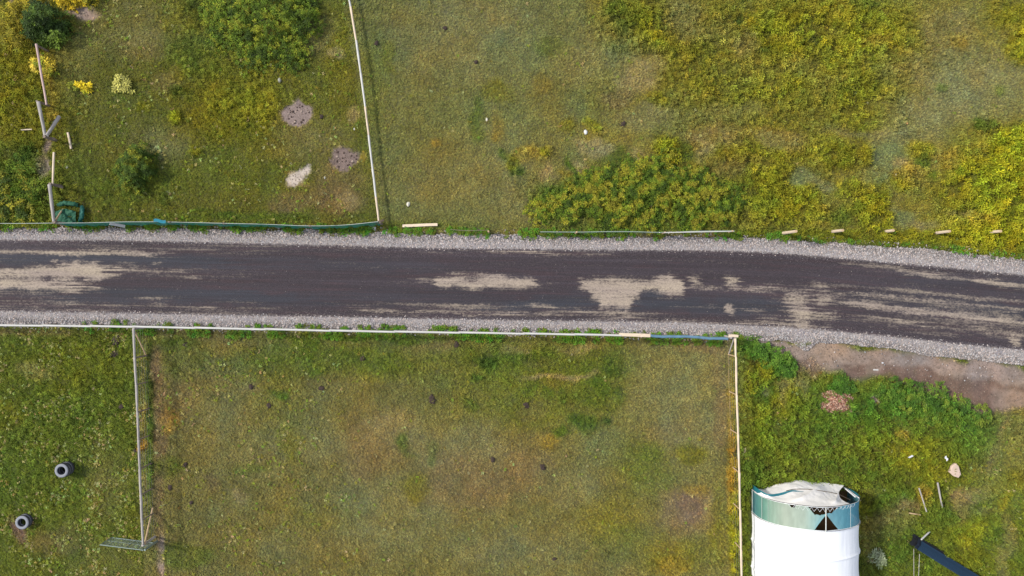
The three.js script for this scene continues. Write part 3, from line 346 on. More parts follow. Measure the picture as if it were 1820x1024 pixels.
scatter('short_grass', 'short grazed grass covering the paddocks', 'grass', [tuftGeo(1, 7, .075, .014, .5, 1.3, .05), tuftGeo(2, 8, .065, .014, .6, 1.4, .06), tuftGeo(3, 6, .09, .013, .4, 1.2, .05)], leafMat, 400000, 11, (x, z, px, py, f, r) => {
  if (hit(py, px) || onTunnel(x, z)) return null; if (r() < f.bare * 1.25) return null; if (px > 490 && px < 650 && py > 165 && py < 340 && POLY.some((P) => inPoly(P.p, px, py) + (fbm(px / 4, py / 4, 3) - .5) * (P.q === POLY[0].q ? 7 : 20) > 0 && r() < (P.q === POLY[0].q ? .97 : .8))) return null;
  const j = r() < .03 ? 1.4 : 1; const tq = .6 * sst(.25, .6, f.tall); f.r = lerp(f.r, UND[0], tq); f.g = lerp(f.g, UND[1], tq); f.b = lerp(f.b, UND[2], tq); return { s: .66 + .6 * r(), h: 1 + f.tall, c: vary(f, r, 2.22 * j, .27, .2) };
});
scatter('tall_weeds', 'tall yellow green weeds growing over the rough ground', 'weeds', [weedGeo(5, 12, .34, .17, .055, .1), weedGeo(6, 14, .28, .14, .06, .12), tuftGeo(7, 12, .42, .022, .25, 1.0, .12), weedGeo(8, 10, .4, .2, .05, .1)], leafMat, 46000, 12, (x, z, px, py, f, r) => {
  if (hit(py, px) || onTunnel(x, z)) return null; const cl = sst(.36, .64, fbm(px / 17 + 7, py / 17, 3)) * lerp(.35, 1, sst(.36, .56, fbm(px / 55 + 3, py / 55 + 21, 3))); if (r() > f.tall * (.1 + 1.0 * cl) * (1 - f.bare)) return null;
  return { s: (.45 + .75 * r()) * (.5 + .65 * f.tall), h: .7 + .6 * r(), c: vary(px > 1000 && py < 480 ? { r: f.r * .86 + .012, g: f.g * .86 + .012, b: f.b } : f, r, r() < .08 ? 2.6 : 1.85, .42, .22) };
});
scatter('broad_leaf_weeds', 'small pale broad leaved weeds and dry stalks dotted through the grass', 'weeds', [weedGeo(15, 7, .09, .11, .06, .04), weedGeo(16, 5, .08, .13, .05, .03), tuftGeo(17, 6, .2, .02, .5, 1.3, .05)], leafMat, 9000, 13, (x, z, px, py, f, r) => {
  if (hit(py, px) || onTunnel(x, z) || f.bare > .3) return null; const sw = py > 580 && px < 258, d = px < 640 ? (sw ? .9 : .3) : py > 580 && px > 1305 ? .3 : .04; if (r() > d * sst(.42, .7, fbm(px / 24, py / 24 + 70, 3))) return null;
  const q = r() < (sw ? .45 : .25) ? ap(182, 176, 112) : r() < .6 ? ap(140, 148, 52) : [f.r * 1.2, f.g * 1.3, f.b]; return { s: .45 + .65 * r(), c: q.map((v) => v * (.9 + .6 * r())) };
});
// brighter green growth along the rims of the gravel
scatter('verge_weeds', 'bright green weeds creeping along the rims of the gravel', 'weeds', [weedGeo(25, 9, .14, .1, .045, .06), weedGeo(26, 8, .1, .09, .04, .07)], leafMat, 9000, 14, (x, z, px, py, f, r) => {
  const a = gTopE(px) - py, b = py - gBotE(px); let ok = 0;
  if (a > -5 && a < 10) ok = (px < 780 ? .8 : px < 1400 ? .6 : .12) * sst(.35, .6, fbm(px / 16, 2, 3)) * (a < 0 ? .2 : 1);
  if (b > -8 && b < 14 && px < 1320 && px > 150) ok = b < 0 ? .5 * sst(.5, .66, fbm(px / 9, 5, 3)) : .6 * sst(.36, .6, fbm(px / 26, 5, 3));
  if (r() > ok) return null; const q = ap(84, 110, 34); return { s: .7 + .9 * r(), y: .01, c: q.map((v) => v * (1.1 + 1.3 * r())) };
});
const stoneMat = std({ roughness: .95 });
scatter('loose_gravel', 'loose pale crushed stones on the shoulders of the lane', 'gravel', [stoneGeo(1, .022, .7, 0), stoneGeo(2, .026, .6, 0), stoneGeo(3, .019, .8, 0)], stoneMat, 70000, 15, (x, z, px, py, f, r) => {
  const a = py - gTopE(px), b = gBotE(px) - py, ta = roadTop(px) - py, tb = py - roadBot(px); let w = 0;
  if (a > -9 && ta > -6 && a < 60) w = ta < 0 ? .2 : a < 0 ? .12 : 1; if (b > -7 && tb > -6 && b < 60) w = tb < 0 ? .3 : b < 0 ? .2 : 1; if (b < 0 && b > -40 && px > 1340) w = .03 * r(); if (r() > w) return null;
  const q = ap(172, 162, 158), l = .45 + 1.1 * r(), h = (r() - .5) * .2; return { s: .4 + 1.5 * Math.pow(r(), 2.2), y: .045, c: [q[0] * l * (1 + h), q[1] * l, q[2] * l * (1 - h * .8)] };
});
scatter('loose_stones', 'small stones lying on the bare earth and the lane', 'gravel', [stoneGeo(7, .03, .7, 0), stoneGeo(8, .022, .7, 0)], stoneMat, 2600, 16, (x, z, px, py, f, r) => {
  const on = py > roadTop(px) && py < roadBot(px); if (onTunnel(x, z)) return null; if (!(on ? r() < .06 : f.bare > .3 && r() < f.bare)) return null;
  const q = on ? ap(130, 120, 118) : ap(154, 134, 120), l = .35 + .8 * r(); return { s: (on ? .3 : .4) + r() * .7, y: on ? .1 : gh(x, z) + .005, c: q.map((v) => v * l) };
});

scatter('earth_clods', 'dark clods of earth and pebbles on the heart shaped bare patch', 'clods', [stoneGeo(17, .055, .7, 0), stoneGeo(18, .04, .7, 0)], stoneMat, 60, 19, (x, z, px, py, f, r) => {
  if (px < 494 || px > 645 || py < 170 || py > 310) return null; const a = inPoly(POLY[0].p, px, py), b = inPoly(POLY[1].p, px, py); if (a < 2 && b < 2) return null; const q = r() < .7 ? ap(84, 66, 58) : ap(180, 160, 146); return { s: .5 + .8 * r(), y: gh(x, z) + .01, c: q };
});

// ---------------------------------------------------------------- shrubs
const leafColor = (P, cols) => { const g = fromTris(P); g.setAttribute('color', new THREE.Float32BufferAttribute(cols, 3)); return g; };
const shrubMat = new THREE.MeshPhysicalMaterial({ vertexColors: true, roughness: .7, specularIntensity: .5, side: THREE.DoubleSide });
const barkMat = std({ color: new THREE.Color(.09, .07, .05), roughness: 1 });
// lobes: [x px, y px, radius px, height m]; crown filled with leaves, lobed outline
function shrub(name, label, category, seed, lobes, opt) {
  const r = rng(seed), c0 = lobes[0], o = G(c0[0], c0[1]), t = thing(name, label, category, o), P = [], K = [], N = opt.n, tot = lobes.reduce((s, l) => s + l[2] * l[2], 0), cols = opt.cols.map((c) => ap(...c));
  for (const [lx, ly, lr, lh] of lobes) {
    const per = opt.per || 7, n = Math.round(N * lr * lr / tot / per), p0 = G(lx, ly), R = lr / S;
    for (let i = 0; i < n; i++) {                       // rosettes of leaves at the shoot tips
      const az = r() * 6.283, fr = r() < .12, u = fr ? .8 + .4 * r() : Math.sqrt(r()) * .98, lobe = .7 + .55 * vn(lx * .13 + Math.cos(az) * 2.6, ly * .17 + Math.sin(az) * 2.6);
      const rr = u * R * lobe, x = Math.cos(az) * rr, z = Math.sin(az) * rr, wx = lx + x * S, wy = ly + z * S, bump = .35 + 1.0 * fbm(wx / 9 + seed, wy / 9, 2), dep = r() < .7 ? 1 - .15 * r() : .25 + .6 * r();
      const y = Math.max(.05, lh * Math.pow(Math.max(.02, 1 - Math.pow(Math.min(1, u), 2.6)), .55) * bump * dep * (fr ? .5 : 1));
      const zone = clamp(vn(wx / 11 + 9, wy / 11 + seed) * 1.5 - .25 + (r() - .5) * .5 + (opt.west ? -opt.west * (x / R) * .5 : 0)), l0 = (opt.gain || 1.5) * (.6 + .7 * r()), a0 = r() * 6.28, tilt = (r() - .5) * .5, td = r() * 6.28;  // opt.west: leaves yellower to the west, the sunlit side painted into their colour
      for (let q1 = 0; q1 < per; q1++) {
        const la = a0 + q1 * 2.4 + (r() - .5) * .5, L = opt.leaf * (.55 + .8 * r()), el = .1 + .5 * r() * (q1 / per) - .25 * r() + tilt * Math.cos(la - td);
        leafTris(P, [p0.x - o.x + x + Math.cos(la) * .015, y + q1 * .008, p0.z - o.z + z + Math.sin(la) * .015], la, el, L, L * (opt.ratio || .46) * (.8 + .4 * r()), (r() - .5) * .8);
        const ci = clamp(zone + (r() - .5) * .2) * (cols.length - 1), a = cols[Math.floor(ci)], b = cols[Math.min(cols.length - 1, Math.floor(ci) + 1)], f = ci - Math.floor(ci), l = l0 * (.75 + .5 * r());
        const q = [lerp(a[0], b[0], f) * l, lerp(a[1], b[1], f) * l, lerp(a[2], b[2], f) * l]; for (let v = 0; v < 12; v++) K.push(...q);
      }
    }
  }
  mesh('crown', leafColor(P, K), shrubMat, t);
  const st = []; for (const [lx, ly, lr, lh] of lobes) for (let k = 0; k < 1; k++) { const p0 = G(lx, ly), a = r() * 6.28, R = lr / S; st.push(pole(new THREE.Vector3(p0.x, 0, p0.z), new THREE.Vector3(p0.x + Math.cos(a) * R * .5, lh * .7, p0.z + Math.sin(a) * R * .5), .02, .007, new THREE.Vector3(o.x, 0, o.z), seed + k, .05, 5)); }
  for (const g of st) mesh('stem', g, barkMat, t); return t;
}
const Y = [150, 140, 30], Gm = [78, 98, 18], Gd = [48, 66, 14], Gb = [102, 120, 28], Gy = [128, 130, 30];
shrub('shrub', 'large leafy green shrub cut by the top edge, left of the white rail', 'shrub', 101, [[478, 30, 62, 1.3], [420, 30, 44, .9], [535, 36, 40, 1.0], [500, -10, 60, 1.2], [440, 70, 34, .7], [520, 82, 36, .6], [470, 96, 30, .5], [556, 40, 24, .7], [395, 60, 34, .35], [450, 104, 30, .3], [520, 104, 30, .3], [385, 20, 30, .5]], { n: 17000, leaf: .095, per: 6, cols: [Gd, Gm, Gm, Gb, Gy], west: .1 });
shrub('shrub', 'dark green shrub in the top left corner above the broken fence', 'shrub', 102, [[92, 48, 34, 1.5], [74, 58, 24, 1.1], [110, 62, 24, 1.0]], { n: 4200, leaf: .14, cols: [[40, 58, 18], [50, 70, 20], [66, 88, 24], [96, 116, 34]], gain: 1.5 });
shrub('shrub', 'yellow green shrub in the top left corner beside the dark green shrub', 'shrub', 103, [[36, 46, 38, 1.2], [24, 66, 22, .6], [52, 24, 24, .8], [46, 70, 20, .5]], { n: 3600, leaf: .15, ratio: .3, cols: [[112, 106, 20], [134, 122, 24], [150, 134, 30], [116, 120, 30]], gain: 1.6 });
shrub('shrub', 'bright yellow shrub cut by the top edge near the left corner', 'shrub', 104, [[122, -4, 22, .7], [160, -6, 20, .6], [140, -12, 24, .7]], { n: 2000, leaf: .13, cols: [[120, 120, 28], [190, 164, 30], [206, 176, 36]], west: .5 });
shrub('sapling', 'yellow leaved sapling growing through the broken fence rail', 'sapling', 105, [[83, 121, 17, .9], [92, 128, 12, .7], [72, 116, 11, .6]], { n: 620, leaf: .12, cols: [[120, 132, 34], [196, 172, 50], [206, 182, 70]], west: .7 });
shrub('small_shrub', 'small pale yellow green shrub alone in the grass, right of the broken fence', 'shrub', 106, [[221, 151, 15, .5], [229, 158, 10, .4], [212, 158, 9, .35]], { n: 420, leaf: .13, cols: [[130, 134, 56], [176, 170, 84], [190, 184, 100]] });
shrub('small_shrub', 'tiny bright yellow shrub beside the broken fence, left of the pale one', 'shrub', 107, [[155, 157, 9, .4], [146, 153, 6, .3]], { n: 190, leaf: .13, cols: [[140, 140, 30], [198, 176, 30], [208, 184, 36]] });
shrub('small_shrub', 'thin olive shrub in the grass, left of the tiny bright yellow one', 'shrub', 115, [[131, 155, 8, .28], [138, 160, 5, .2]], { n: 110, leaf: .12, cols: [[110, 118, 34], [134, 134, 40]] });
shrub('shrub', 'round dark green shrub standing alone above the green netting', 'shrub', 108, [[250, 296, 28, 1.1], [255, 275, 20, .9], [243, 322, 24, .8], [226, 300, 20, .5], [266, 305, 18, .9], [222, 326, 14, .35]], { n: 6500, leaf: .1, cols: [[54, 74, 16], [66, 86, 18], [78, 98, 22], [122, 122, 26]], gain: 1.45, west: .7 });
shrub('low_plant', 'silvery grey green plant on the dry ground between tunnel and blue sheets', 'plant', 109, [[1556, 988, 12, .4], [1565, 996, 9, .3]], { n: 260, leaf: .16, ratio: .35, cols: [[130, 140, 104], [160, 166, 132], [116, 128, 84]] });
shrub('thicket', 'wide green thicket of brambles beside the north gravel, right of centre', 'thicket', 110, [[1110, 348, 46, .95], [1060, 356, 40, .8], [1160, 350, 46, .9], [1210, 362, 42, .8], [1010, 366, 34, .6], [1255, 366, 36, .7], [1288, 376, 26, .6], [980, 358, 24, .4], [1300, 350, 30, .35], [1240, 330, 36, .4], [1040, 330, 30, .4], [960, 376, 26, .3], [1130, 310, 36, .7], [1180, 318, 34, .7], [1075, 320, 28, .6], [1090, 386, 26, .5], [1150, 388, 28, .5], [1230, 392, 26, .45], [1186, 276, 20, .5], [1160, 296, 20, .4]], { n: 34000, leaf: .085, per: 6, cols: [Gd, Gm, Gm, Gb, Gy, [140, 132, 34], [120, 116, 30]], gain: 1.6, west: .15 });
shrub('nettle_clump', 'bright green nettle clump at the corner post of the east fence', 'plant', 111, [[1345, 622, 20, .5], [1366, 632, 22, .5], [1392, 648, 22, .45], [1330, 610, 14, .4], [1400, 660, 14, .35]], { n: 3600, leaf: .09, cols: [[60, 92, 24], [76, 112, 30], [98, 128, 40]] });
shrub('nettle_clump', 'bright green nettle clump along the brown earth strip, right of the brown pile', 'plant', 112, [[1580, 692, 22, .5], [1620, 700, 24, .5], [1660, 706, 24, .5], [1600, 716, 24, .45], [1700, 722, 22, .4], [1650, 730, 24, .45], [1560, 690, 12, .35], [1740, 736, 20, .35]], { n: 6200, leaf: .09, cols: [[58, 88, 24], [72, 106, 30], [92, 120, 36], [112, 124, 38]] });
shrub('nettle_clump', 'small bright green nettle clump touching the top of the brown pile', 'plant', 113, [[1494, 682, 16, .4], [1510, 690, 10, .3]], { n: 700, leaf: .11, cols: [[62, 94, 26], [82, 116, 34]] });
shrub('weed_clump', 'tall leafy weed clump on the left edge beside the broken fence', 'weeds', 114, [[20, 370, 30, .6], [50, 378, 24, .5], [10, 330, 26, .6], [60, 340, 18, .4], [-6, 380, 30, .6], [40, 310, 18, .4]], { n: 4200, leaf: .15, ratio: .4, cols: [[54, 72, 16], [86, 98, 20], [128, 122, 28], [110, 112, 28]] });

// ---------------------------------------------------------------- timber, wire and paint
function woodTex(base, seed, contrast) { return noiseTex(256, (u, v, i, j) => { const t = (x, y) => fbm(x, y, 4), a = lerp(t(u * 40 + seed, v * 3), t((u - 1) * 40 + seed, v * 3), u), b = HT[(i * 31 + j * 977 + seed) & 65535], k = vn(u * 5 + seed, v * 7), l = 1 - contrast + contrast * (1.1 * a + .35 * b + .6 * k); return base.map((c) => toS(c * l)); }, true); }
const wood = { grey: std({ map: woodTex(ap(178, 170, 164), 3, .6) }), white: std({ map: woodTex(ap(214, 211, 206), 5, .3), roughness: .7 }), cream: std({ map: woodTex(ap(232, 210, 184), 9, .35), roughness: .75 }), raw: std({ map: woodTex(ap(206, 176, 138), 13, .5) }), old: std({ map: woodTex(ap(140, 124, 112), 17, .7) }), dark: std({ map: woodTex(ap(96, 80, 68), 21, .7) }) };
const wireMat = std({ color: col(150, 150, 146), roughness: .5, metalness: .6 });
const V3 = (x, y, z) => new THREE.Vector3(x, y, z);
const rel = (o) => (n, g, m, parent, label) => tag(mesh(n, g, m, parent), label);
// a point given by where the top shows in the photograph and how high it is
const up = (px, py, h) => W(px, py, h);
const foot = (v, d = .06) => V3(v.x, gh(v.x, v.z) - d, v.z);
function fence(name, label, first, build, group) { const o = foot(up(...first), 0); const t = thing(name, label, 'fence', o, group); let n = 0; const at = V3(o.x, o.y, o.z);
  const part = (nm, g, m, lb) => tag(mesh(nm, g, m, t), lb);
  build({ t, part, post: (p, r = .05, m = wood.grey, over = .04) => part('post', pole(foot(p), V3(p.x, p.y + over, p.z), r, r * .9, at, ++n * 1.7, .004), m), rail: (a, b, r = .05, m = wood.grey, lb) => part('rail', pole(a, b, r, r * .88, at, ++n * 2.3, .006), m, lb), board: (a, b, w, th, m, lb, nm = 'rail') => part(nm, plank(a, b, w, th, at, ++n * 1.9), m, lb), brace: (a, b, r = .04, m = wood.raw) => part('brace', pole(a, b, r, r * .85, at, ++n * 3.1, .01), m), wire: (pts, r = .004, m = wireMat) => part('wire', wire(pts, r, at, pts.length * 6, 4), m), at }); return t; }
const along = (pts, n) => { const out = []; for (let i = 0; i < pts.length - 1; i++) for (let k = 0; k < n; k++) { const t = k / n; out.push([lerp(pts[i][0], pts[i + 1][0], t), lerp(pts[i][1], pts[i + 1][1], t)]); } out.push(pts[pts.length - 1]); return out; };
const lower = (ps, h) => ps.map((p) => V3(p.x, gh(p.x, p.z) + h, p.z));

// white rail along the south gravel, with a pale new plank and a blue wrapped stretch at its east end
fence('rail_fence', 'long white rail fence along the south gravel, its east end wrapped in blue', [-40, 577.5, 1.15], (f) => {
  const P = [[-150, 577], [-40, 577.5], [75, 578.5], [160, 579.5], [236, 580.5], [345, 582.5], [470, 585], [585, 587.5], [700, 589.5], [815, 591], [930, 592.8], [1020, 594.3], [1102, 595.8]].map((p) => up(p[0], p[1], 1.15));
  for (let i = 0; i < P.length - 1; i++) { f.post(P[i], .05, wood.old, -.03); f.rail(P[i], P[i + 1].clone().add(V3(.06, .004, .008)), .05, wood.white); }
  const e0 = up(1100, 594.6, 1.16), e1 = up(1156, 596.4, 1.15), e2 = up(1299, 600, 1.12); f.post(up(1100, 595.5, 1.1), .05, wood.old, -.05); f.post(e1, .05, wood.old, -.06); f.post(e2, .06, wood.grey, .06);
  f.board(e0, e1, .15, .05, wood.cream, 'pale new plank');
  const pts = []; for (let i = 0; i <= 10; i++) { const t = i / 10, p = e1.clone().lerp(up(1294, 602, 1.1), t); p.y -= .06 * Math.sin(t * Math.PI); p.z += .02 * Math.sin(t * 9); pts.push(p); }
  const g = wire(pts, .062, f.at, 60, 9); bez(g, (v, i) => { v.z += (fbm(v.x * 3.1, v.y * 4, 3) - .5) * .07; v.y += (fbm(v.x * 4.3 + 5, v.z * 6, 3) - .5) * .09; });
  f.part('wrap', g, std({ color: col(104, 140, 166), roughness: .8 }), 'faded blue cloth wrapped round the rail');
  f.board(up(1295, 597, 1.17), up(1312, 597.5, 1.17), .12, .06, wood.cream, null, 'cap');
  f.wire(lower(P.concat([e1, e2]), .75)); f.wire(lower(P.concat([e1, e2]), .4));
});
// divider between the two south paddocks
fence('rail_fence', 'grey rail and wire fence dividing the two south paddocks, ending at the gate', [237, 584, 1.2], (f) => {
  const P = [[237, 584], [239, 636], [242, 684], [244, 733], [246, 782], [248, 834], [250, 880], [252, 925], [254, 969]].map((p) => up(p[0], p[1], 1.2));
  for (let i = 0; i < P.length; i++) { f.post(P[i], i === 0 || i === 8 ? .06 : .035, i === 0 || i === 8 ? wood.grey : wood.old, i === 8 ? .08 : -.02); if (i < 8) f.rail(P[i], P[i + 1], .055, wood.grey); }
  f.brace(up(240, 590, 1.15), foot(up(239, 636, 1.2), -.1), .035, wood.raw); f.brace(up(257, 968, 1.15), foot(up(251, 915, 1.2), -.08), .042, wood.raw);
  for (const h of [.12, .35, .6, .85, 1.05]) f.wire(lower(P, h), .004);
});
fence('rail_fence', 'cream rail fence along the east side of the big south paddock', [1307, 602, 1.2], (f) => {
  const P = [[1307, 602], [1308, 634], [1309.5, 702], [1312, 772], [1314, 840], [1315.5, 906], [1317, 976], [1318.5, 1046], [1320, 1120]].map((p) => up(p[0], p[1], 1.2));
  for (let i = 0; i < P.length; i++) { if (i !== 0) f.post(P[i], .028, wood.raw, -.02); if (i < P.length - 1) f.rail(P[i], P[i + 1], .052, wood.cream); }
  f.post(P[0], .055, wood.grey, .0); f.brace(up(1304, 604, 1.1), foot(up(1308, 634, 1.2), -.05), .035, wood.grey);
  for (const h of [.15, .45, .8]) f.wire(lower(P, h), .004);
  f.wire(lower(P.map((p) => V3(p.x - .02, p.y, p.z)), .05), .008, wood.raw);
});
fence('rail_fence', 'low white rail running down from the top edge to the green net corner', [673, 394, .45], (f) => {
  const P = [[612, -40], [623, 12], [633, 72], [641, 130], [649, 190], [655, 240], [662, 300], [668, 350], [673, 394]].map((p) => up(p[0], p[1], .45));
  for (let i = 0; i < P.length; i++) { f.post(P[i], .022, wood.raw, -.03); if (i < P.length - 1) f.rail(P[i], P[i + 1].clone().add(V3(.01, .003, .05)), .05, i % 3 === 1 ? wood.cream : wood.white); }
  f.board(up(667, 396, .5), up(682, 391, .5), .1, .08, wood.dark, 'dark corner block', 'block'); f.post(up(675, 396, .6), .06, wood.old);
});
// broken pole fence on the west side
fence('pole_fence', 'broken grey pole fence near the left edge with poles fallen aslant', [81, 242, .9], (f) => {
  f.rail(up(64, 78, 1.0), up(83, 186, .95), .05, std({ map: woodTex(ap(206, 176, 168), 31, .4) }), 'reddish white pole'); f.rail(up(68, 181, .95), up(80, 241, .92), .08, wood.grey); f.rail(up(105, 207, .35), up(83, 241, .95), .085, wood.grey, 'pole fallen aslant'); f.post(up(79, 243, .95), .075, wood.old); f.board(up(77, 243, .95), up(97, 247, .3), .1, .07, wood.old, null, 'brace');
  f.rail(up(95.5, 271, .7), up(93.5, 327, .95), .05, wood.cream); f.rail(up(88, 328, .98), up(95.5, 394, 1.0), .082, wood.grey); f.post(up(89, 327, 1), .075, wood.old); f.board(up(88, 327, 1.0), up(111, 333, .25), .09, .06, wood.old, null, 'brace'); f.post(up(96, 395, 1.0), .08, wood.old); f.brace(up(97, 394, .95), up(112, 371, .1), .045, wood.raw); f.post(up(66, 180, .95), .06, wood.old); f.post(up(64, 80, .95), .05, wood.old);
});
// fence of green netting along the north gravel
const netMat = std({ color: col(36, 138, 118), roughness: .7, transparent: true, opacity: .86 });
fence('net_fence', 'green netting fence strung along the north gravel, west of the white rail', [96, 396, .95], (f) => {
  const L = [[-60, 397], [40, 397], [96, 396.5], [150, 396], [215, 394.5], [300, 394.5], [397, 397], [470, 398.5], [550, 401.5], [610, 400], [672, 394]], P = L.map((p) => up(p[0], p[1], .95));
  [0, 2, 5, 6, 8].forEach((i) => f.post(P[i], .045, wood.old, i === 2 ? .06 : .02));
  f.wire(P.map((p, i) => V3(p.x, p.y - (i % 2) * .04, p.z)), .012, std({ color: col(206, 214, 206) }));
  const sheet = (i0, i1, sd) => { const cv = new THREE.CatmullRomCurve3(P.slice(i0, i1 + 1)); const g = new THREE.PlaneGeometry(1, 1, 120, 6); bez(g, (v) => { const u = v.x + .5, w = .5 - v.y, p = cv.getPoint(u), q = gh(p.x, p.z); v.set(p.x - f.at.x, lerp(p.y, q + .02, w) - f.at.y - .05 * (1 - w) * fbm(u * 18, sd, 2), p.z - f.at.z + (fbm(u * 26 + sd, w * 1.6, 3) - .5) * .16 * (.3 + w) + w * .07); }); f.part('netting', g, netMat); };
  sheet(2, 4, 3); sheet(4, 6, 7); sheet(6, 8, 11); sheet(8, 10, 15);
  const rag = new THREE.PlaneGeometry(.55, .14, 12, 4); bez(rag, (v) => { v.z = 0; v.set(v.x, .03 * fbm(v.x * 9, v.y * 9, 2), v.y + .04 * Math.sin(v.x * 9)); }); const rp = up(284, 393, .95); rag.translate(rp.x - f.at.x, rp.y - f.at.y + .01, rp.z - f.at.z); f.part('rag', rag, std({ color: col(36, 128, 150) }), 'blue rag tied on the wire');
});
fence('net_fence', 'worn thin netting fence along the north gravel in front of the thicket', [1025, 412, .8], (f) => {
  const P = [[868, 411], [960, 412], [1025, 412.5], [1105, 411.5], [1182, 413], [1240, 411], [1302, 410.5]].map((p) => up(p[0], p[1], .8)); [0, 2, 4, 6].forEach((i) => f.post(P[i], .045, wood.raw, .02));
  f.wire(P.slice(1), .014, std({ color: col(176, 190, 180) })); f.rail(up(1180, 413.5, .8), up(1305, 410.6, .8), .024, wood.white);
  const cv = new THREE.CatmullRomCurve3(P.slice(1)), g = new THREE.PlaneGeometry(1, 1, 90, 4); bez(g, (v) => { const u = v.x + .5, w = .5 - v.y, p = cv.getPoint(u); v.set(p.x - f.at.x, p.y * (1 - w * .8) - f.at.y, p.z - f.at.z + (fbm(u * 20, w * 2, 3) - .5) * .12); }); f.part('netting', g, std({ color: col(120, 150, 128), transparent: true, opacity: .45 }));
  f.wire([up(868, 409, .45), up(830, 410, .5), up(800, 408, .3)], .012, wood.old);
});
// five posts still standing in a row
[[1390, 414.5, 1415, 411, 'leftmost of the row of five beside the north gravel'], [1478, 411.5, 1498, 409.5, 'second from left in the row of five beside north gravel'], [1573.5, 411.5, 1588, 409.5, 'shortest, middle of the row of five beside north gravel'], [1664, 414, 1688, 411, 'second from right in the row of five beside north gravel'], [1756.5, 412.5, 1779, 411, 'rightmost of the row of five beside north gravel']].forEach(([x0, y0, x1, y1, l], i) => {
  const h = CAM_H * (1 - (x0 - 910) / (x1 - 910)) * .9, o = G(x0, y0), b = up(x1, y1, h), t = thing('fence_post', 'pale wooden post, ' + l, 'post', o, 'row of posts left standing at the north gravel');
  mesh('post', pole(V3(o.x, o.y - .1, o.z), b, .072, .062, o, i * 3.1, .004, 9), wood.cream, t); const c = new THREE.CylinderGeometry(.063, .06, .012, 9); c.translate(b.x - o.x, b.y - o.y + .004, b.z - o.z); mesh('cut_end', c, wood.raw, t);
});
// single pieces of timber
function log(name, label, cat, a, b, r, m, flat) { const o = a.clone(); const t = thing(name, label, cat, o); const g = flat ? plank(a, b, r * 2, r * .7, o, a.x) : pole(a, b, r, r * .9, o, a.x * 3, .006); t.add(Object.assign(new THREE.Mesh(g, m), { name: 'timber' })); t.children[0].castShadow = t.children[0].receiveShadow = true; return t; }
log('loose_pole', 'short pale pole lying in the grass right of the broken fence', 'pole', G(122, 236, .07), G(128, 265, .07), .055, wood.cream);
log('plank', 'cream plank lying level beside the gravel, right of the white rail corner', 'plank', G(716, 402, .12), G(778, 399.5, .16), .065, wood.cream, true);
log('plank', 'white board hanging aslant on the green netting near the left edge', 'plank', up(195, 397, .8), up(222, 402.5, .35), .07, wood.white, true);
log('plank', 'small white board on the ground at the corner of the green netting', 'plank', G(655, 404, .06), G(668, 407, .06), .09, wood.white, true);
log('loose_pole', 'grey pole lying in the weeds, left one of the two below the tan stone', 'pole', G(1628, 865, .3), G(1642, 907, .25), .034, wood.grey);
log('loose_pole', 'grey pole lying in the weeds, right one of the two below the tan stone', 'pole', G(1660, 855, .32), G(1670, 899, .25), .042, wood.grey);
log('loose_pole', 'short white stick leaning on the upper end of the blue sheets', 'pole', up(1638, 959, .5), G(1650, 944, .1), .04, wood.white);
log('loose_pole', 'thin bluish pole standing out below the blue sheets, left one of two', 'pole', G(1617, 971, .35), G(1618, 1030, .3), .013, wood.grey);
log('loose_pole', 'thin grey pole standing out below the blue sheets, right one of two', 'pole', G(1627, 980, .35), G(1626, 1022, .3), .014, wood.grey);
log('branch', 'pale bent branch lying in the weeds, left of the broken fence', 'branch', G(44, 233, .25), G(63, 232, .25), .03, wood.cream);
log('branch', 'pale dry branch sticking out of the yellow green shrub at the top', 'branch', G(46, 0, .9), G(66, 7, .95), .035, wood.grey);
log('branch', 'dark broken branch at the gravel rim, right of the cream plank', 'branch', G(846, 407, .12), G(866, 412, .08), .03, wood.dark);
log('plank', 'thin white strip lying on the brown earth strip', 'plank', G(1552, 657.5, .02), G(1561, 657, .02), .03, wood.white, true);
log('branch', 'pale forked branches lying beside the two grey poles', 'branch', G(1612, 910, .2), G(1632, 913, .2), .035, wood.raw);

// ---------------------------------------------------------------- gate of metal mesh
{
  const a = up(178, 968.5, 1.2), b = up(254, 978, 1.2), o = foot(b, 0), t = thing('mesh_gate', 'grey green metal mesh gate standing open below the divider fence', 'gate', o), m = std({ color: col(150, 166, 158), roughness: .45, metalness: .35 }), L = (p, h) => V3(p.x, h, p.z);
  const fr = [[L(a, 1.2), L(b, 1.2)], [L(a, .2), L(b, .2)], [L(a, .18), L(a, 1.22)], [L(b, .0), L(b, 1.26)]]; fr.forEach(([p, q], i) => mesh('frame_tube', pole(p, q, .022, .022, o, i, 0, 8), m, t));
  for (let i = 1; i < 7; i++) mesh('bar', wire([L(a, .2 + i / 7), L(b, .2 + i / 7)], i === 3 ? .014 : .007, o, 8, 5), m, t);
  for (let i = 1; i < 12; i++) { const p = a.clone().lerp(b, i / 12); mesh('bar', wire([L(p, .2), L(p, 1.2)], i === 7 ? .016 : .007, o, 4, 5), m, t); }
  mesh('brace', pole(L(a.clone().lerp(b, 7 / 12), .2), L(b, 1.18), .012, .012, o, 2, 0, 6), m, t);
  const p2 = b.clone().add(V3(.1, 0, -.02)); mesh('gate_post', pole(L(p2, -.1), L(p2, 1.25), .045, .045, o, 4, 0, 8), m, t); for (const h of [.35, 1.0]) { const hg = new THREE.BoxGeometry(.14, .04, .05); hg.translate(b.x + .05 - o.x, h - o.y, b.z - o.z); mesh('hinge', hg, m, t); }
}

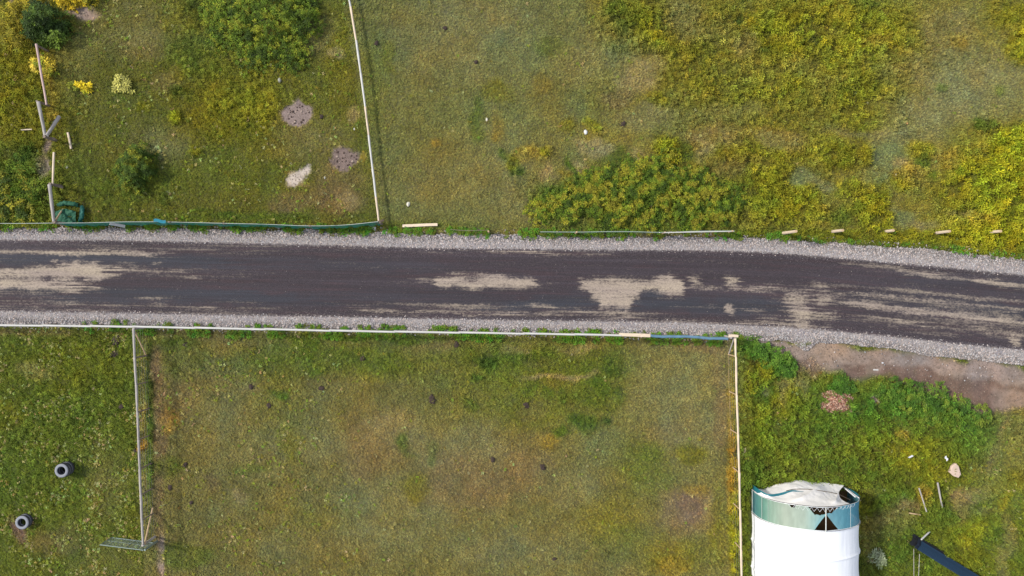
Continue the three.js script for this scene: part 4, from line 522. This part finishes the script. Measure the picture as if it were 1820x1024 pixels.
// ---------------------------------------------------------------- tyres in two stacks
{
  const rub = std({ color: new THREE.Color(.045, .045, .052), roughness: .85 }), dusty = std({ map: noiseTex(128, (u, v, i, j) => { const l = .75 + .5 * HT[(i * 71 + j * 997) & 65535] * .5; return [.24 * l, .25 * l, .28 * l].map(toS); }, true), roughness: .95 });
  const sp = [[.185, .035], [.19, .012], [.205, .003], [.235, 0], [.27, .004], [.295, .018], [.305, .03]], side = new THREE.LatheGeometry(sp.map((p) => new THREE.Vector2(p[0], p[1])), 40), top = new THREE.LatheGeometry(sp.map((p) => new THREE.Vector2(p[0], .2 - p[1])).reverse(), 40);
  const tread = new THREE.LatheGeometry([[.305, .03], [.314, .05], [.314, .058], [.304, .061], [.304, .069], [.316, .072], [.316, .096], [.305, .098], [.305, .104], [.316, .106], [.316, .13], [.304, .132], [.304, .14], [.314, .143], [.314, .15], [.305, .17]].map((p) => new THREE.Vector2(p[0], p[1])), 44);
  const inner = new THREE.LatheGeometry([[.185, .035], [.23, .05], [.27, .08], [.27, .12], [.23, .15], [.185, .165]].map((p) => new THREE.Vector2(p[0], p[1])), 36);
  const lugs = []; for (let i = 0; i < 44; i++) for (const s of [0, 1]) { const b = new THREE.BoxGeometry(.012, .03, .02); b.translate(.313, s ? .155 : .045, 0); b.rotateY(i / 44 * 6.283 + s * .07); lugs.push(b); } const lugG = mergeGeometries(lugs);
  const proto = (pos, label, group) => { const t = thing('tyre', label, 'tyre', pos, group); mesh('sidewall', top, dusty, t); mesh('sidewall', side, dusty, t); mesh('tread', tread, rub, t); mesh('casing', inner, rub, t); mesh('tread_blocks', lugG, rub, t).userData.kind = 'stuff'; return t; };
  let first = null; const st = (px, py, n, names) => { const f = (CAM_H - n * .2) / CAM_H; for (let k = 0; k < n; k++) { const p = V3((px - 910) / S * f + (k - 1) * .012, gh((px - 910) / S, (py - 512) / S) + k * .2, (py - 512) / S * f + (k % 2) * .012); let t; if (!first) t = first = proto(p, names[k], 'tyres piled in two stacks in the left paddock'); else { t = first.clone(); t.name = numbered('tyre'); t.position.copy(p); t.userData = { ...first.userData, label: names[k] }; scene.add(t); } t.rotation.y = k * 1.1; const q = 1.02; t.scale.setScalar(q); t.position.y = p.y + k * .004; } };
  st(108, 837, 3, ['bottom tyre of the tall stack, the right one in the left paddock', 'middle tyre of the tall stack, the right one in the left paddock', 'dusty top tyre of the tall stack, the right one in the left paddock']);
  st(38, 929, 2, ['bottom tyre of the low stack near the bottom left corner', 'dusty top tyre of the low stack near the bottom left corner']);
}

// ---------------------------------------------------------------- netting heap in the corner of the broken fence
{
  const o = G(128, 382), t = thing('netting_heap', 'crumpled heap of dark green netting in the corner of the broken fence', 'netting', o), m = std({ color: col(24, 92, 66), roughness: .8 }), mt = std({ color: col(18, 104, 92), roughness: .7 });
  const roll = (pts, r, mat, sd) => { const g = wire(pts.map((p) => G(p[0], p[1], p[2])), r, o, 40, 12); bez(g, (v) => { const k = .10; v.x += (fbm(v.x * 8 + sd, v.z * 8, 3) - .5) * k; v.y += (fbm(v.x * 9, v.z * 9 + sd, 3) - .5) * k * 1.3; v.z += (fbm(v.y * 11 + sd, v.x * 9, 3) - .5) * k; }); mesh('roll', g, mat, t); };
  roll([[107, 364, .12], [118, 362, .2], [132, 363, .2], [143, 365, .14]], .1, m, 2); roll([[148, 368, .1], [150, 378, .2], [148, 388, .2], [146, 394, .12]], .1, mt, 5);
  const fan = new THREE.PlaneGeometry(.95, .75, 28, 20); bez(fan, (v) => { const u = v.x, w = v.y; v.set(u, .1 + .28 * fbm(u * 4 + 3, w * 4, 4) * Math.max(0, 1 - Math.abs(u) * 1.1) + .1 * fbm(u * 12, w * 12, 3), -w * (1 - Math.abs(u) * .7)); }); const c = G(121, 386); fan.translate(c.x - o.x, 0, c.z - o.z); mesh('sheet', fan, m, t);
}

// ---------------------------------------------------------------- ribbed blue sheets
{
  const a = up(1634, 968, .55), b = up(1762, 1046, .5), o = foot(a, 0), dir = b.clone().sub(a).setY(0), L = dir.length(), ang = Math.atan2(dir.z, dir.x), t = thing('sheet_stack', 'long dark blue ribbed metal sheets lying folded in the weeds', 'metal sheets', o); t.rotation.y = -ang;
  const sheet = (l0, l1, wl, wr, y, dx, m) => { const g = new THREE.PlaneGeometry(1, 1, 60, 96); bez(g, (v) => { const u = v.x + .5, w = v.y + .5, x = lerp(l0, l1, u), s = lerp(-wr, wl, w), rib = .014 * Math.sin(w * 6.283 * 9) * (1 - Math.pow(2 * w - 1, 8)), bow = 1 - .28 * Math.sin(Math.PI * clamp(u * .9)) * (s < 0 ? 0 : -.35); v.set(x, y - .55 * Math.abs(s) * (s < 0 ? 1.15 : .55) + rib + .02 * fbm(u * 5, w * 2, 2), s * bow + dx); }); g.computeVertexNormals(); return mesh('sheet', g, m, t); };
  const m1 = std({ color: col(8, 50, 78), roughness: .8 }), m2 = std({ color: col(14, 30, 50), roughness: .7 }), m3 = std({ color: col(10, 14, 22), roughness: .7 });
  sheet(.12, L, .24, .2, .46, 0, m1); sheet(-.02, L - .8, .22, .23, .40, .02, m2); sheet(-.28, 1.4, .2, .27, .35, -.02, m3);
  for (const [x, z] of [[-.2, -.2], [-.12, .22], [2.2, -.2], [2.2, .22]]) mesh('support', pole(V3(x, -.02, z), V3(x, .32, z * .9), .035, .03, V3(0, 0, 0), x, 0, 7), std({ color: col(20, 22, 28) }), t);
  const bl = new THREE.BoxGeometry(.3, .18, .42); bl.translate(.05, .1, -.02); mesh('block', bl, m3, t);
}

// ---------------------------------------------------------------- heaps, stones, droppings
{
  const o = G(1487, 713), t = thing('chip_pile', 'low pile of reddish brown bark chips on the grass beside the nettles', 'pile'), r = rng(55); t.position.copy(o);
  const g = new THREE.PlaneGeometry(1.7, 1.25, 30, 22); bez(g, (v) => { const u = v.x / .85, w = v.y / .62, d = Math.sqrt(u * u + w * w) * (.9 + .3 * fbm(Math.atan2(w, u) * 1.5 + 4, 1, 2)); v.set(v.x, .26 * sst(1.05, .1, d) * (.7 + .6 * fbm(v.x * 5, v.y * 5, 3)) - .02, v.y); }); mesh('heap', g, std({ color: col(150, 104, 84) }), t);
  const gs = []; const hcol = []; for (let i = 0; i < 1500; i++) { const a = r() * 6.283, d = Math.sqrt(r()) * (.85 + .25 * fbm(a * 1.5 + 4, 1, 2)), x = Math.cos(a) * d * .8, z = Math.sin(a) * d * .56, l = .05 + .08 * r(), b = new THREE.BoxGeometry(l, .008, .015 + .03 * r()); b.rotateZ((r() - .5) * 1.2); b.rotateX((r() - .5) * 1.2); b.rotateY(r() * 6.3); b.translate(x, .26 * sst(1.05, .1, d) * .95 + .015 + r() * .02, z); const q = r() < .3 ? ap(206, 172, 150) : r() < .5 ? ap(168, 116, 94) : ap(112, 74, 62), c = new Float32Array(b.attributes.position.count * 3); for (let k = 0; k < c.length; k += 3) { c[k] = q[0] * 1.2; c[k + 1] = q[1] * 1.2; c[k + 2] = q[2] * 1.2; } b.setAttribute('color', new THREE.BufferAttribute(c, 3)); gs.push(b); }
  mesh('chips', mergeGeometries(gs), std({ vertexColors: true, roughness: 1 }), t).userData.kind = 'stuff';
}
const stones = [[865, 213, .07, 'small white stone in the north paddock, in short grass left of the other', [236, 230, 210]], [1041, 235, .1, 'upright white stone in the north paddock above the thicket', [240, 238, 236]], [726, 363, .1, 'white stone near the cream plank, right of the white rail', [238, 232, 214]], [1480, 287, .05, 'tiny pale stone among yellow weeds above the row of posts', [220, 220, 190]], [1593, 311, .05, 'tiny cream stone beside orange weeds above the row of posts', [226, 214, 170]], [630, 230, .05, 'tiny white stone beside the white rail', [230, 226, 214]], [577, 316, .05, 'tiny white stone right of the pale ash patch', [230, 226, 214]], [497, 93 + 50, .09, 'pale grey stone below the large top shrub', [176, 174, 160]], [120, 297, .06, 'tiny white stone right of the broken fence', [226, 222, 206]]];
for (const [x, y, r, l, c] of stones) { const g = stoneGeo(x, r, r > .2 ? .35 : .7, 2); g.scale(r > .2 ? .8 : .8, 1, r > .2 ? 1.15 : 1.2); const q = G(x, y, r * .4); if (y > 560 && y < 640) q.y = .1; if (x === 1692) q.y = .22; const m = mesh('stone', g, std({ color: col(...c), roughness: .9, bumpMap: grain, bumpScale: .01 })); m.position.copy(q); tag(m, l, 'stone'); }
{ // flat tan slab with a blunt three-sided outline
  const o = G(1692, 834, .2), sh = new THREE.Shape(); [[1682, 836], [1687, 826], [1693, 822.5], [1697, 828], [1701, 841], [1697, 845.5], [1690, 843]].forEach(([x, y], i) => { const u = (x - 1692) / S, v = -(y - 834) / S; i ? sh.lineTo(u, v) : sh.moveTo(u, v); }); sh.closePath();
  const g = new THREE.ExtrudeGeometry(sh, { depth: .09, bevelEnabled: true, bevelSize: .035, bevelThickness: .03, bevelSegments: 3, steps: 1 }); g.rotateX(-Math.PI / 2); bez(g, (v) => { v.y += .05 * (fbm(v.x * 5, v.z * 5, 2) - .5); });
  const m = mesh('stone', g, std({ map: woodTex(ap(232, 204, 184), 41, .12), roughness: .9, bumpMap: grain, bumpScale: .01 })); m.position.copy(o); m.rotation.z = -.12; tag(m, 'large flat tan stone in the weeds, above the two grey poles', 'stone');
}
const litter = [[1612, 809, 'white torn paper scrap in the weeds, left of the tan stone', .14, .05], [1675, 812, 'white torn paper scrap in the weeds, just above the tan stone', .06, .14], [1568, 645, 'small white scrap on the brown earth strip', .05, .04]];
for (const [x, y, l, a, b] of litter) { const g = new THREE.PlaneGeometry(a * 1.6, b * 1.6, 8, 8); bez(g, (v) => v.set(v.x + .02 * Math.sin(v.y * 40), .05 * fbm(v.x * 18, v.y * 18, 3), v.y)); const m = mesh('paper_scrap', g, std({ color: col(232, 232, 236) })); m.position.copy(G(x, y, y > 700 ? .34 : .03)); m.rotation.y = .5; tag(m, l, 'litter'); }
const dung = [[207, 606, 11, 'upper dark dropping heap at the top of the left paddock'], [203, 630, 9, 'lower dark dropping heap at the top of the left paddock'], [217, 722, 7, 'dark dropping heap beside the divider fence, halfway down the left paddock'], [447, 688, 6, 'upper of two dark dropping heaps in the west of the big paddock'], [478, 721, 6, 'lower of two dark dropping heaps in the west of the big paddock'], [645, 638, 6, 'dark dropping heap below the white rail, upper middle of the big paddock'], [768, 709, 9, 'reddish dark dropping heap in the middle of the big paddock'], [572, 690, 7, 'flat brown dropping heap right of the green tuft in the big paddock'], [965, 830, 8, 'purplish dark dropping heap in the lower middle of the big paddock'], [876, 817, 5, 'small dark dropping heap left of the purplish one'], [812, 612, 7, 'brown dropping heap just under the white rail in the big paddock'], [935, 720, 8, 'brown dropping heap left of the dark green tufts'], [1108, 220, 6, 'dark dropping heap in the north paddock, right of the upright white stone'], [791, 50, 4, 'small dark dropping heap near the top of the north paddock'], [846, 111, 4, 'tiny dark dropping heap in the north paddock'], [669, 78, 5, 'dark dropping heap near the white rail at the top'], [329, 826, 5, 'small dark green dropping heap in the west of the big paddock, upper one'], [303, 866, 5, 'small dark green dropping heap beside the bare path'], [341, 893, 4, 'small dark dropping heap right of the bare path'], [985, 993, 4, 'small dark dropping heap near the bottom edge'], [572, 208, 4, 'tiny dark dropping heap right of the heart shaped bare patch'], [383, 67, 5, 'small dark hole heap at the left rim of the large top shrub'], [330, 612, 6, 'dark dropping heap near the top left of the big paddock'], [242, 800, 5, 'dark dropping heap touching the divider fence']];
const dungMat = std({ color: new THREE.Color(.04, .026, .02), roughness: 1 });
for (const [x, y, r, l] of dung) { const q = rng(x * 7 + y), t = thing('dropping_heap', l, 'droppings', G(x, y), 'dark dropping heaps in the paddocks'), R = r / S * (r < 9 ? .62 : .9), el = .5 + .5 * q(), tu = q() * 3.1; const gs = []; for (let i = 0; i < 8 + r * 3; i++) { const a = q() * 6.283, d = Math.sqrt(q()) * R * (.6 + .6 * q()), g = stoneGeo(i + x, .042 + .034 * q(), .7, 0); g.translate(Math.cos(a) * d, .045 + .06 * Math.max(0, 1 - d / R) * q(), Math.sin(a) * d * el); g.rotateY(tu); gs.push(g); } mesh('lumps', mergeGeometries(gs), dungMat, t).userData.kind = 'stuff'; }

// ---------------------------------------------------------------- film tunnel with a torn north end
{
  const zE = (870 - 512) / S, bay = 1.02, L = 9.5, xr = 511 / S, o = V3(xr, 0, zE), t = thing('film_tunnel', 'white film tunnel greenhouse with a torn net bay and sagging end sheet', 'greenhouse', o);
  // half profile of the arch: [offset from ridge, height], west side negative
  const prof = [[-2.26, 0], [-2.27, .5], [-2.24, 1.0], [-2.1, 1.55], [-1.78, 2.1], [-1.32, 2.5], [-.75, 2.8], [-.3, 2.96], [0, 3.02], [.3, 2.95], [.75, 2.8], [1.32, 2.5], [1.78, 2.12], [2.1, 1.6], [2.25, 1.05], [2.28, .5], [2.26, 0]].map((p) => V3(p[0], p[1], 0));
  const half1 = new THREE.CatmullRomCurve3(prof.slice(0, 9)), half2 = new THREE.CatmullRomCurve3(prof.slice(8)); const arch = (u) => u < .5 ? half1.getPointAt(u * 2) : half2.getPointAt(u * 2 - 1);
  const film = new THREE.MeshPhysicalMaterial({ color: new THREE.Color(.8, .8, .82), roughness: .6, side: THREE.DoubleSide });
  // film cover with hoops pressing through
  const cover = new THREE.PlaneGeometry(1, 1, 96, 190); bez(cover, (v) => { const u = v.x + .5, w = .5 - v.y, p = arch(u), z = bay + w * (L - bay), ph = ((z - bay) / 1.28) % 1, sag = .03 * Math.sin(ph * Math.PI) - .045 * Math.exp(-Math.pow((ph < .5 ? ph : 1 - ph) / .03, 2)), k = 1 - sag / 2.3 - .012 * fbm(u * 24, z * .8, 3), cr = .006 * Math.sin(u * 240 + 3 * fbm(u * 5, z, 2)) * (u > .6 ? 1 : .3); v.set(p.x * k, p.y * k + cr, z); });
  mesh('film_cover', cover, film, t);
  const hoopMat = std({ color: new THREE.Color(.72, .73, .75), roughness: .4, metalness: .2 }), hoop = (z, r, m = hoopMat) => { const pts = []; for (let i = 0; i <= 24; i++) { const p = arch(i / 24); pts.push(V3(p.x * .992, p.y * .992, z)); } mesh('hoop', wire(pts, r, V3(0, 0, 0), 60, 6), m, t); };
  hoop(0, .013); hoop(bay - .01, .02); for (let k = 1; k <= 6; k++) { const pts = []; for (let i = 0; i <= 24; i++) { const p = arch(i / 24); pts.push(V3(p.x * .97, p.y * .97, bay + k * 1.28)); } mesh('hoop', wire(pts, .025, V3(0, 0, 0), 60, 6), hoopMat, t); }
  // the open bay behind the end hoop: panels of net between u0 and u1
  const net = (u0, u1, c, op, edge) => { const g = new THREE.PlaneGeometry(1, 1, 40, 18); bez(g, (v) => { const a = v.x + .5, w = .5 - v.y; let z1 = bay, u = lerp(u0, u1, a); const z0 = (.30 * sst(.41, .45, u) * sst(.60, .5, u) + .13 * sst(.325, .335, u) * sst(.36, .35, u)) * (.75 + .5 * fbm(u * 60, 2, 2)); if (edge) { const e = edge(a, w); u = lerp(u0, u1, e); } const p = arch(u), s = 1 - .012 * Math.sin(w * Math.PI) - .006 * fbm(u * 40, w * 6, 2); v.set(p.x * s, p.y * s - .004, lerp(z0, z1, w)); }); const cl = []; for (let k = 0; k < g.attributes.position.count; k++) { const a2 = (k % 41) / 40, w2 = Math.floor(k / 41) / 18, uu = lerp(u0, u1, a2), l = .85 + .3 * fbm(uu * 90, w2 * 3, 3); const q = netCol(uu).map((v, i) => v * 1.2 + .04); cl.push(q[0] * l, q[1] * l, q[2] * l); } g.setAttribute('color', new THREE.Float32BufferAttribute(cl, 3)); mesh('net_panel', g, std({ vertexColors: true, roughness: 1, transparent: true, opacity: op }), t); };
  const NC = [[0, 24, 100, 112], [.1, 34, 112, 108], [.16, 70, 128, 112], [.22, 120, 150, 132], [.3, 146, 158, 142], [.40, 146, 162, 148], [.45, 128, 160, 156], [.52, 92, 150, 162], [.64, 58, 138, 156], [.74, 40, 126, 146], [.85, 24, 110, 126], [1, 18, 96, 112]]; function netCol(u) { let i = 0; while (i < NC.length - 2 && u > NC[i + 1][0]) i++; const A = NC[i], B = NC[i + 1], t2 = clamp((u - A[0]) / (B[0] - A[0])); return ap(lerp(A[1], B[1], t2), lerp(A[2], B[2], t2), lerp(A[3], B[3], t2)); }  // net colours: teal sides, crown kept pale with the sun sheen painted in
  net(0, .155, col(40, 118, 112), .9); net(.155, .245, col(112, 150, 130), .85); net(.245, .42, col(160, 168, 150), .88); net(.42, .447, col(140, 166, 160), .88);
  // torn piece: rim runs aslant from the ridge down to both sides
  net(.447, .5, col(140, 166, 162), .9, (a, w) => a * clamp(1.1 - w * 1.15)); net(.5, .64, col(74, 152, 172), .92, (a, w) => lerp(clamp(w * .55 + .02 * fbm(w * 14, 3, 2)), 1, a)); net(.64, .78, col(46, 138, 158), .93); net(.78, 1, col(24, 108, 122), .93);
  const rope = std({ color: col(226, 228, 220) }); for (const [u, r] of [[.155, .008], [.205, .004], [.5, .022], [.66, .006], [.025, .012]]) { const p = arch(u); mesh('purlin', wire([V3(p.x * 1.004, p.y * 1.004 + .008, 0), V3(p.x * 1.004, p.y * 1.004 + .008, bay)], r, V3(0, 0, 0), 6, 6), rope, t); }
  // lattice of the end hoop
  for (let i = 2; i < 16; i++) { const u0 = .27 + i * .027, A = arch(u0), B = arch(u0 + .0135), C2 = arch(u0 + .027); mesh('lattice_bar', wire([V3(A.x, A.y + .004, .02), V3(B.x * .985, B.y * .985, .2)], .006, V3(0, 0, 0), 2, 5), hoopMat, t); mesh('lattice_bar', wire([V3(B.x * .985, B.y * .985, .2), V3(C2.x, C2.y + .004, .02)], .006, V3(0, 0, 0), 2, 5), hoopMat, t); }
  // end sheet: hangs from the hoop, bellies out to the north, gap on the east side
  const rowT = [[1341, .02], [1362, .13], [1385, .22], [1410, .31], [1436, .40], [1460, .48], [1484, .57], [1503, .66]].map(([x, u]) => { const p = arch(u); return V3(p.x, p.y - .05, -.03); });
  const toL = (px, py, h) => W(px, py, h).sub(o), rowM = [[1347, 871, .7], [1362, 878, 1.2], [1384, 877.5, 1.25], [1408, 872, 1.25], [1436, 872, 1.3], [1460, 875, 1.35], [1478, 878, 1.4], [1490, 881, 1.45]].map((q) => toL(...q)), rowB = [[1344, 868, .05], [1364, 867, .05], [1380, 863, .06], [1402, 857, .06], [1424, 854.5, .06], [1450, 856.5, .08], [1476, 860, .1], [1500, 863.5, .35]].map((q) => toL(...q));
  const cT = new THREE.CatmullRomCurve3(rowT), cM = new THREE.CatmullRomCurve3(rowM), cB = new THREE.CatmullRomCurve3(rowB);
  const at3 = (a, w) => { const A = cT.getPoint(a), B = cM.getPoint(a), D = cB.getPoint(a), q = (1 - w) * (1 - w), m = 2 * w * (1 - w), e = w * w; return V3(q * A.x + m * (2 * B.x - (A.x + D.x) / 2) + e * D.x, q * A.y + m * (2 * B.y - (A.y + D.y) / 2) + e * D.y, q * A.z + m * (2 * B.z - (A.z + D.z) / 2) + e * D.z); };
  const shGeo = new THREE.PlaneGeometry(1, 1, 120, 60); bez(shGeo, (v) => { const a = v.x + .5, w = .5 - v.y, p = at3(a, w), k = sst(0, .2, w), f = .10 * (fbm(a * 9 + w * 2.5, w * 3 - a * 4, 3) - .5) + .07 * Math.sin(a * 17 + w * 5) * w * fbm(a * 3, w * 2, 2) + .11 * Math.pow(1 - Math.abs(Math.sin((a - .45) * 9 - w * 3.1)), 2) * sst(.3, .5, a) * (1 - w * .4) + .13 * (1 - Math.abs(Math.sin((a - .2) * 5 + w * 2.6))) * sst(.7, .3, a); v.set(p.x + .03 * fbm(w * 9, a * 3, 2) * k, Math.max(.03, p.y + f * .8 * k), p.z - f * .7 * k); });
  mesh('end_sheet', shGeo, new THREE.MeshPhysicalMaterial({ color: new THREE.Color(.8, .76, .74), roughness: .8, side: THREE.DoubleSide }), t);
  const small = new THREE.PlaneGeometry(.2, 1.6, 6, 20); bez(small, (v) => { const w = .5 - v.y / 1.6; v.set(2.02 + v.x * (1 - .4 * w), 1.5 * (1 - w) + .03, -.03 - .12 * w + .03 * Math.sin(v.x * 30)); }); mesh('end_flap', small, film, t);
  const rim = []; for (let i = 0; i <= 12; i++) { const p = arch(.985 - i * .0125); rim.push(V3(p.x * .99, p.y, -.04)); } mesh('net_hem', wire(rim, .05, V3(0, 0, 0), 30, 8), std({ color: col(20, 116, 128) }), t);
  const off = (a, d) => { const p = at3(a, .52); return V3(p.x, p.y + d * .8, p.z - d * .6); };
  { const pts = []; for (let i = 0; i <= 14; i++) pts.push(off(lerp(.36, 1, i / 14), .09)); pts.push(toL(1512, 889, 1.5)); mesh('batten', wire(pts, .014, V3(0, 0, 0), 50, 6), wood.dark, t); }
  const hl = [[1337, 866, .15], [1342, 870, .6], [1352, 877, 1.1], [1366, 883.5, 1.5], [1384, 882, 1.45], [1398, 878.5, 1.42], [1412, 875.5, 1.4], [1428, 874.5, 1.4]].map((q) => toL(...q)), hc = new THREE.CatmullRomCurve3(hl);
  const hem = new THREE.PlaneGeometry(1, 1, 70, 5); bez(hem, (v) => { const a = v.x + .5, p = hc.getPoint(a), wd = .2 * sst(1, .78, a) + .03; v.set(p.x, p.y + .07 - Math.abs(v.y) * .1, p.z + v.y * wd - .02); }); mesh('net_hem', hem, std({ color: col(22, 112, 126), roughness: .6 }), t);
  const soil = new THREE.PlaneGeometry(4.4, L, 30, 50); bez(soil, (v) => v.set(v.x, .015 + .04 * fbm(v.x * 3, v.y * 3, 3), v.y + L / 2)); mesh('soil_bed', soil, std({ color: col(104, 78, 44), roughness: 1 }), t);
}
renderer.render(scene, camera);
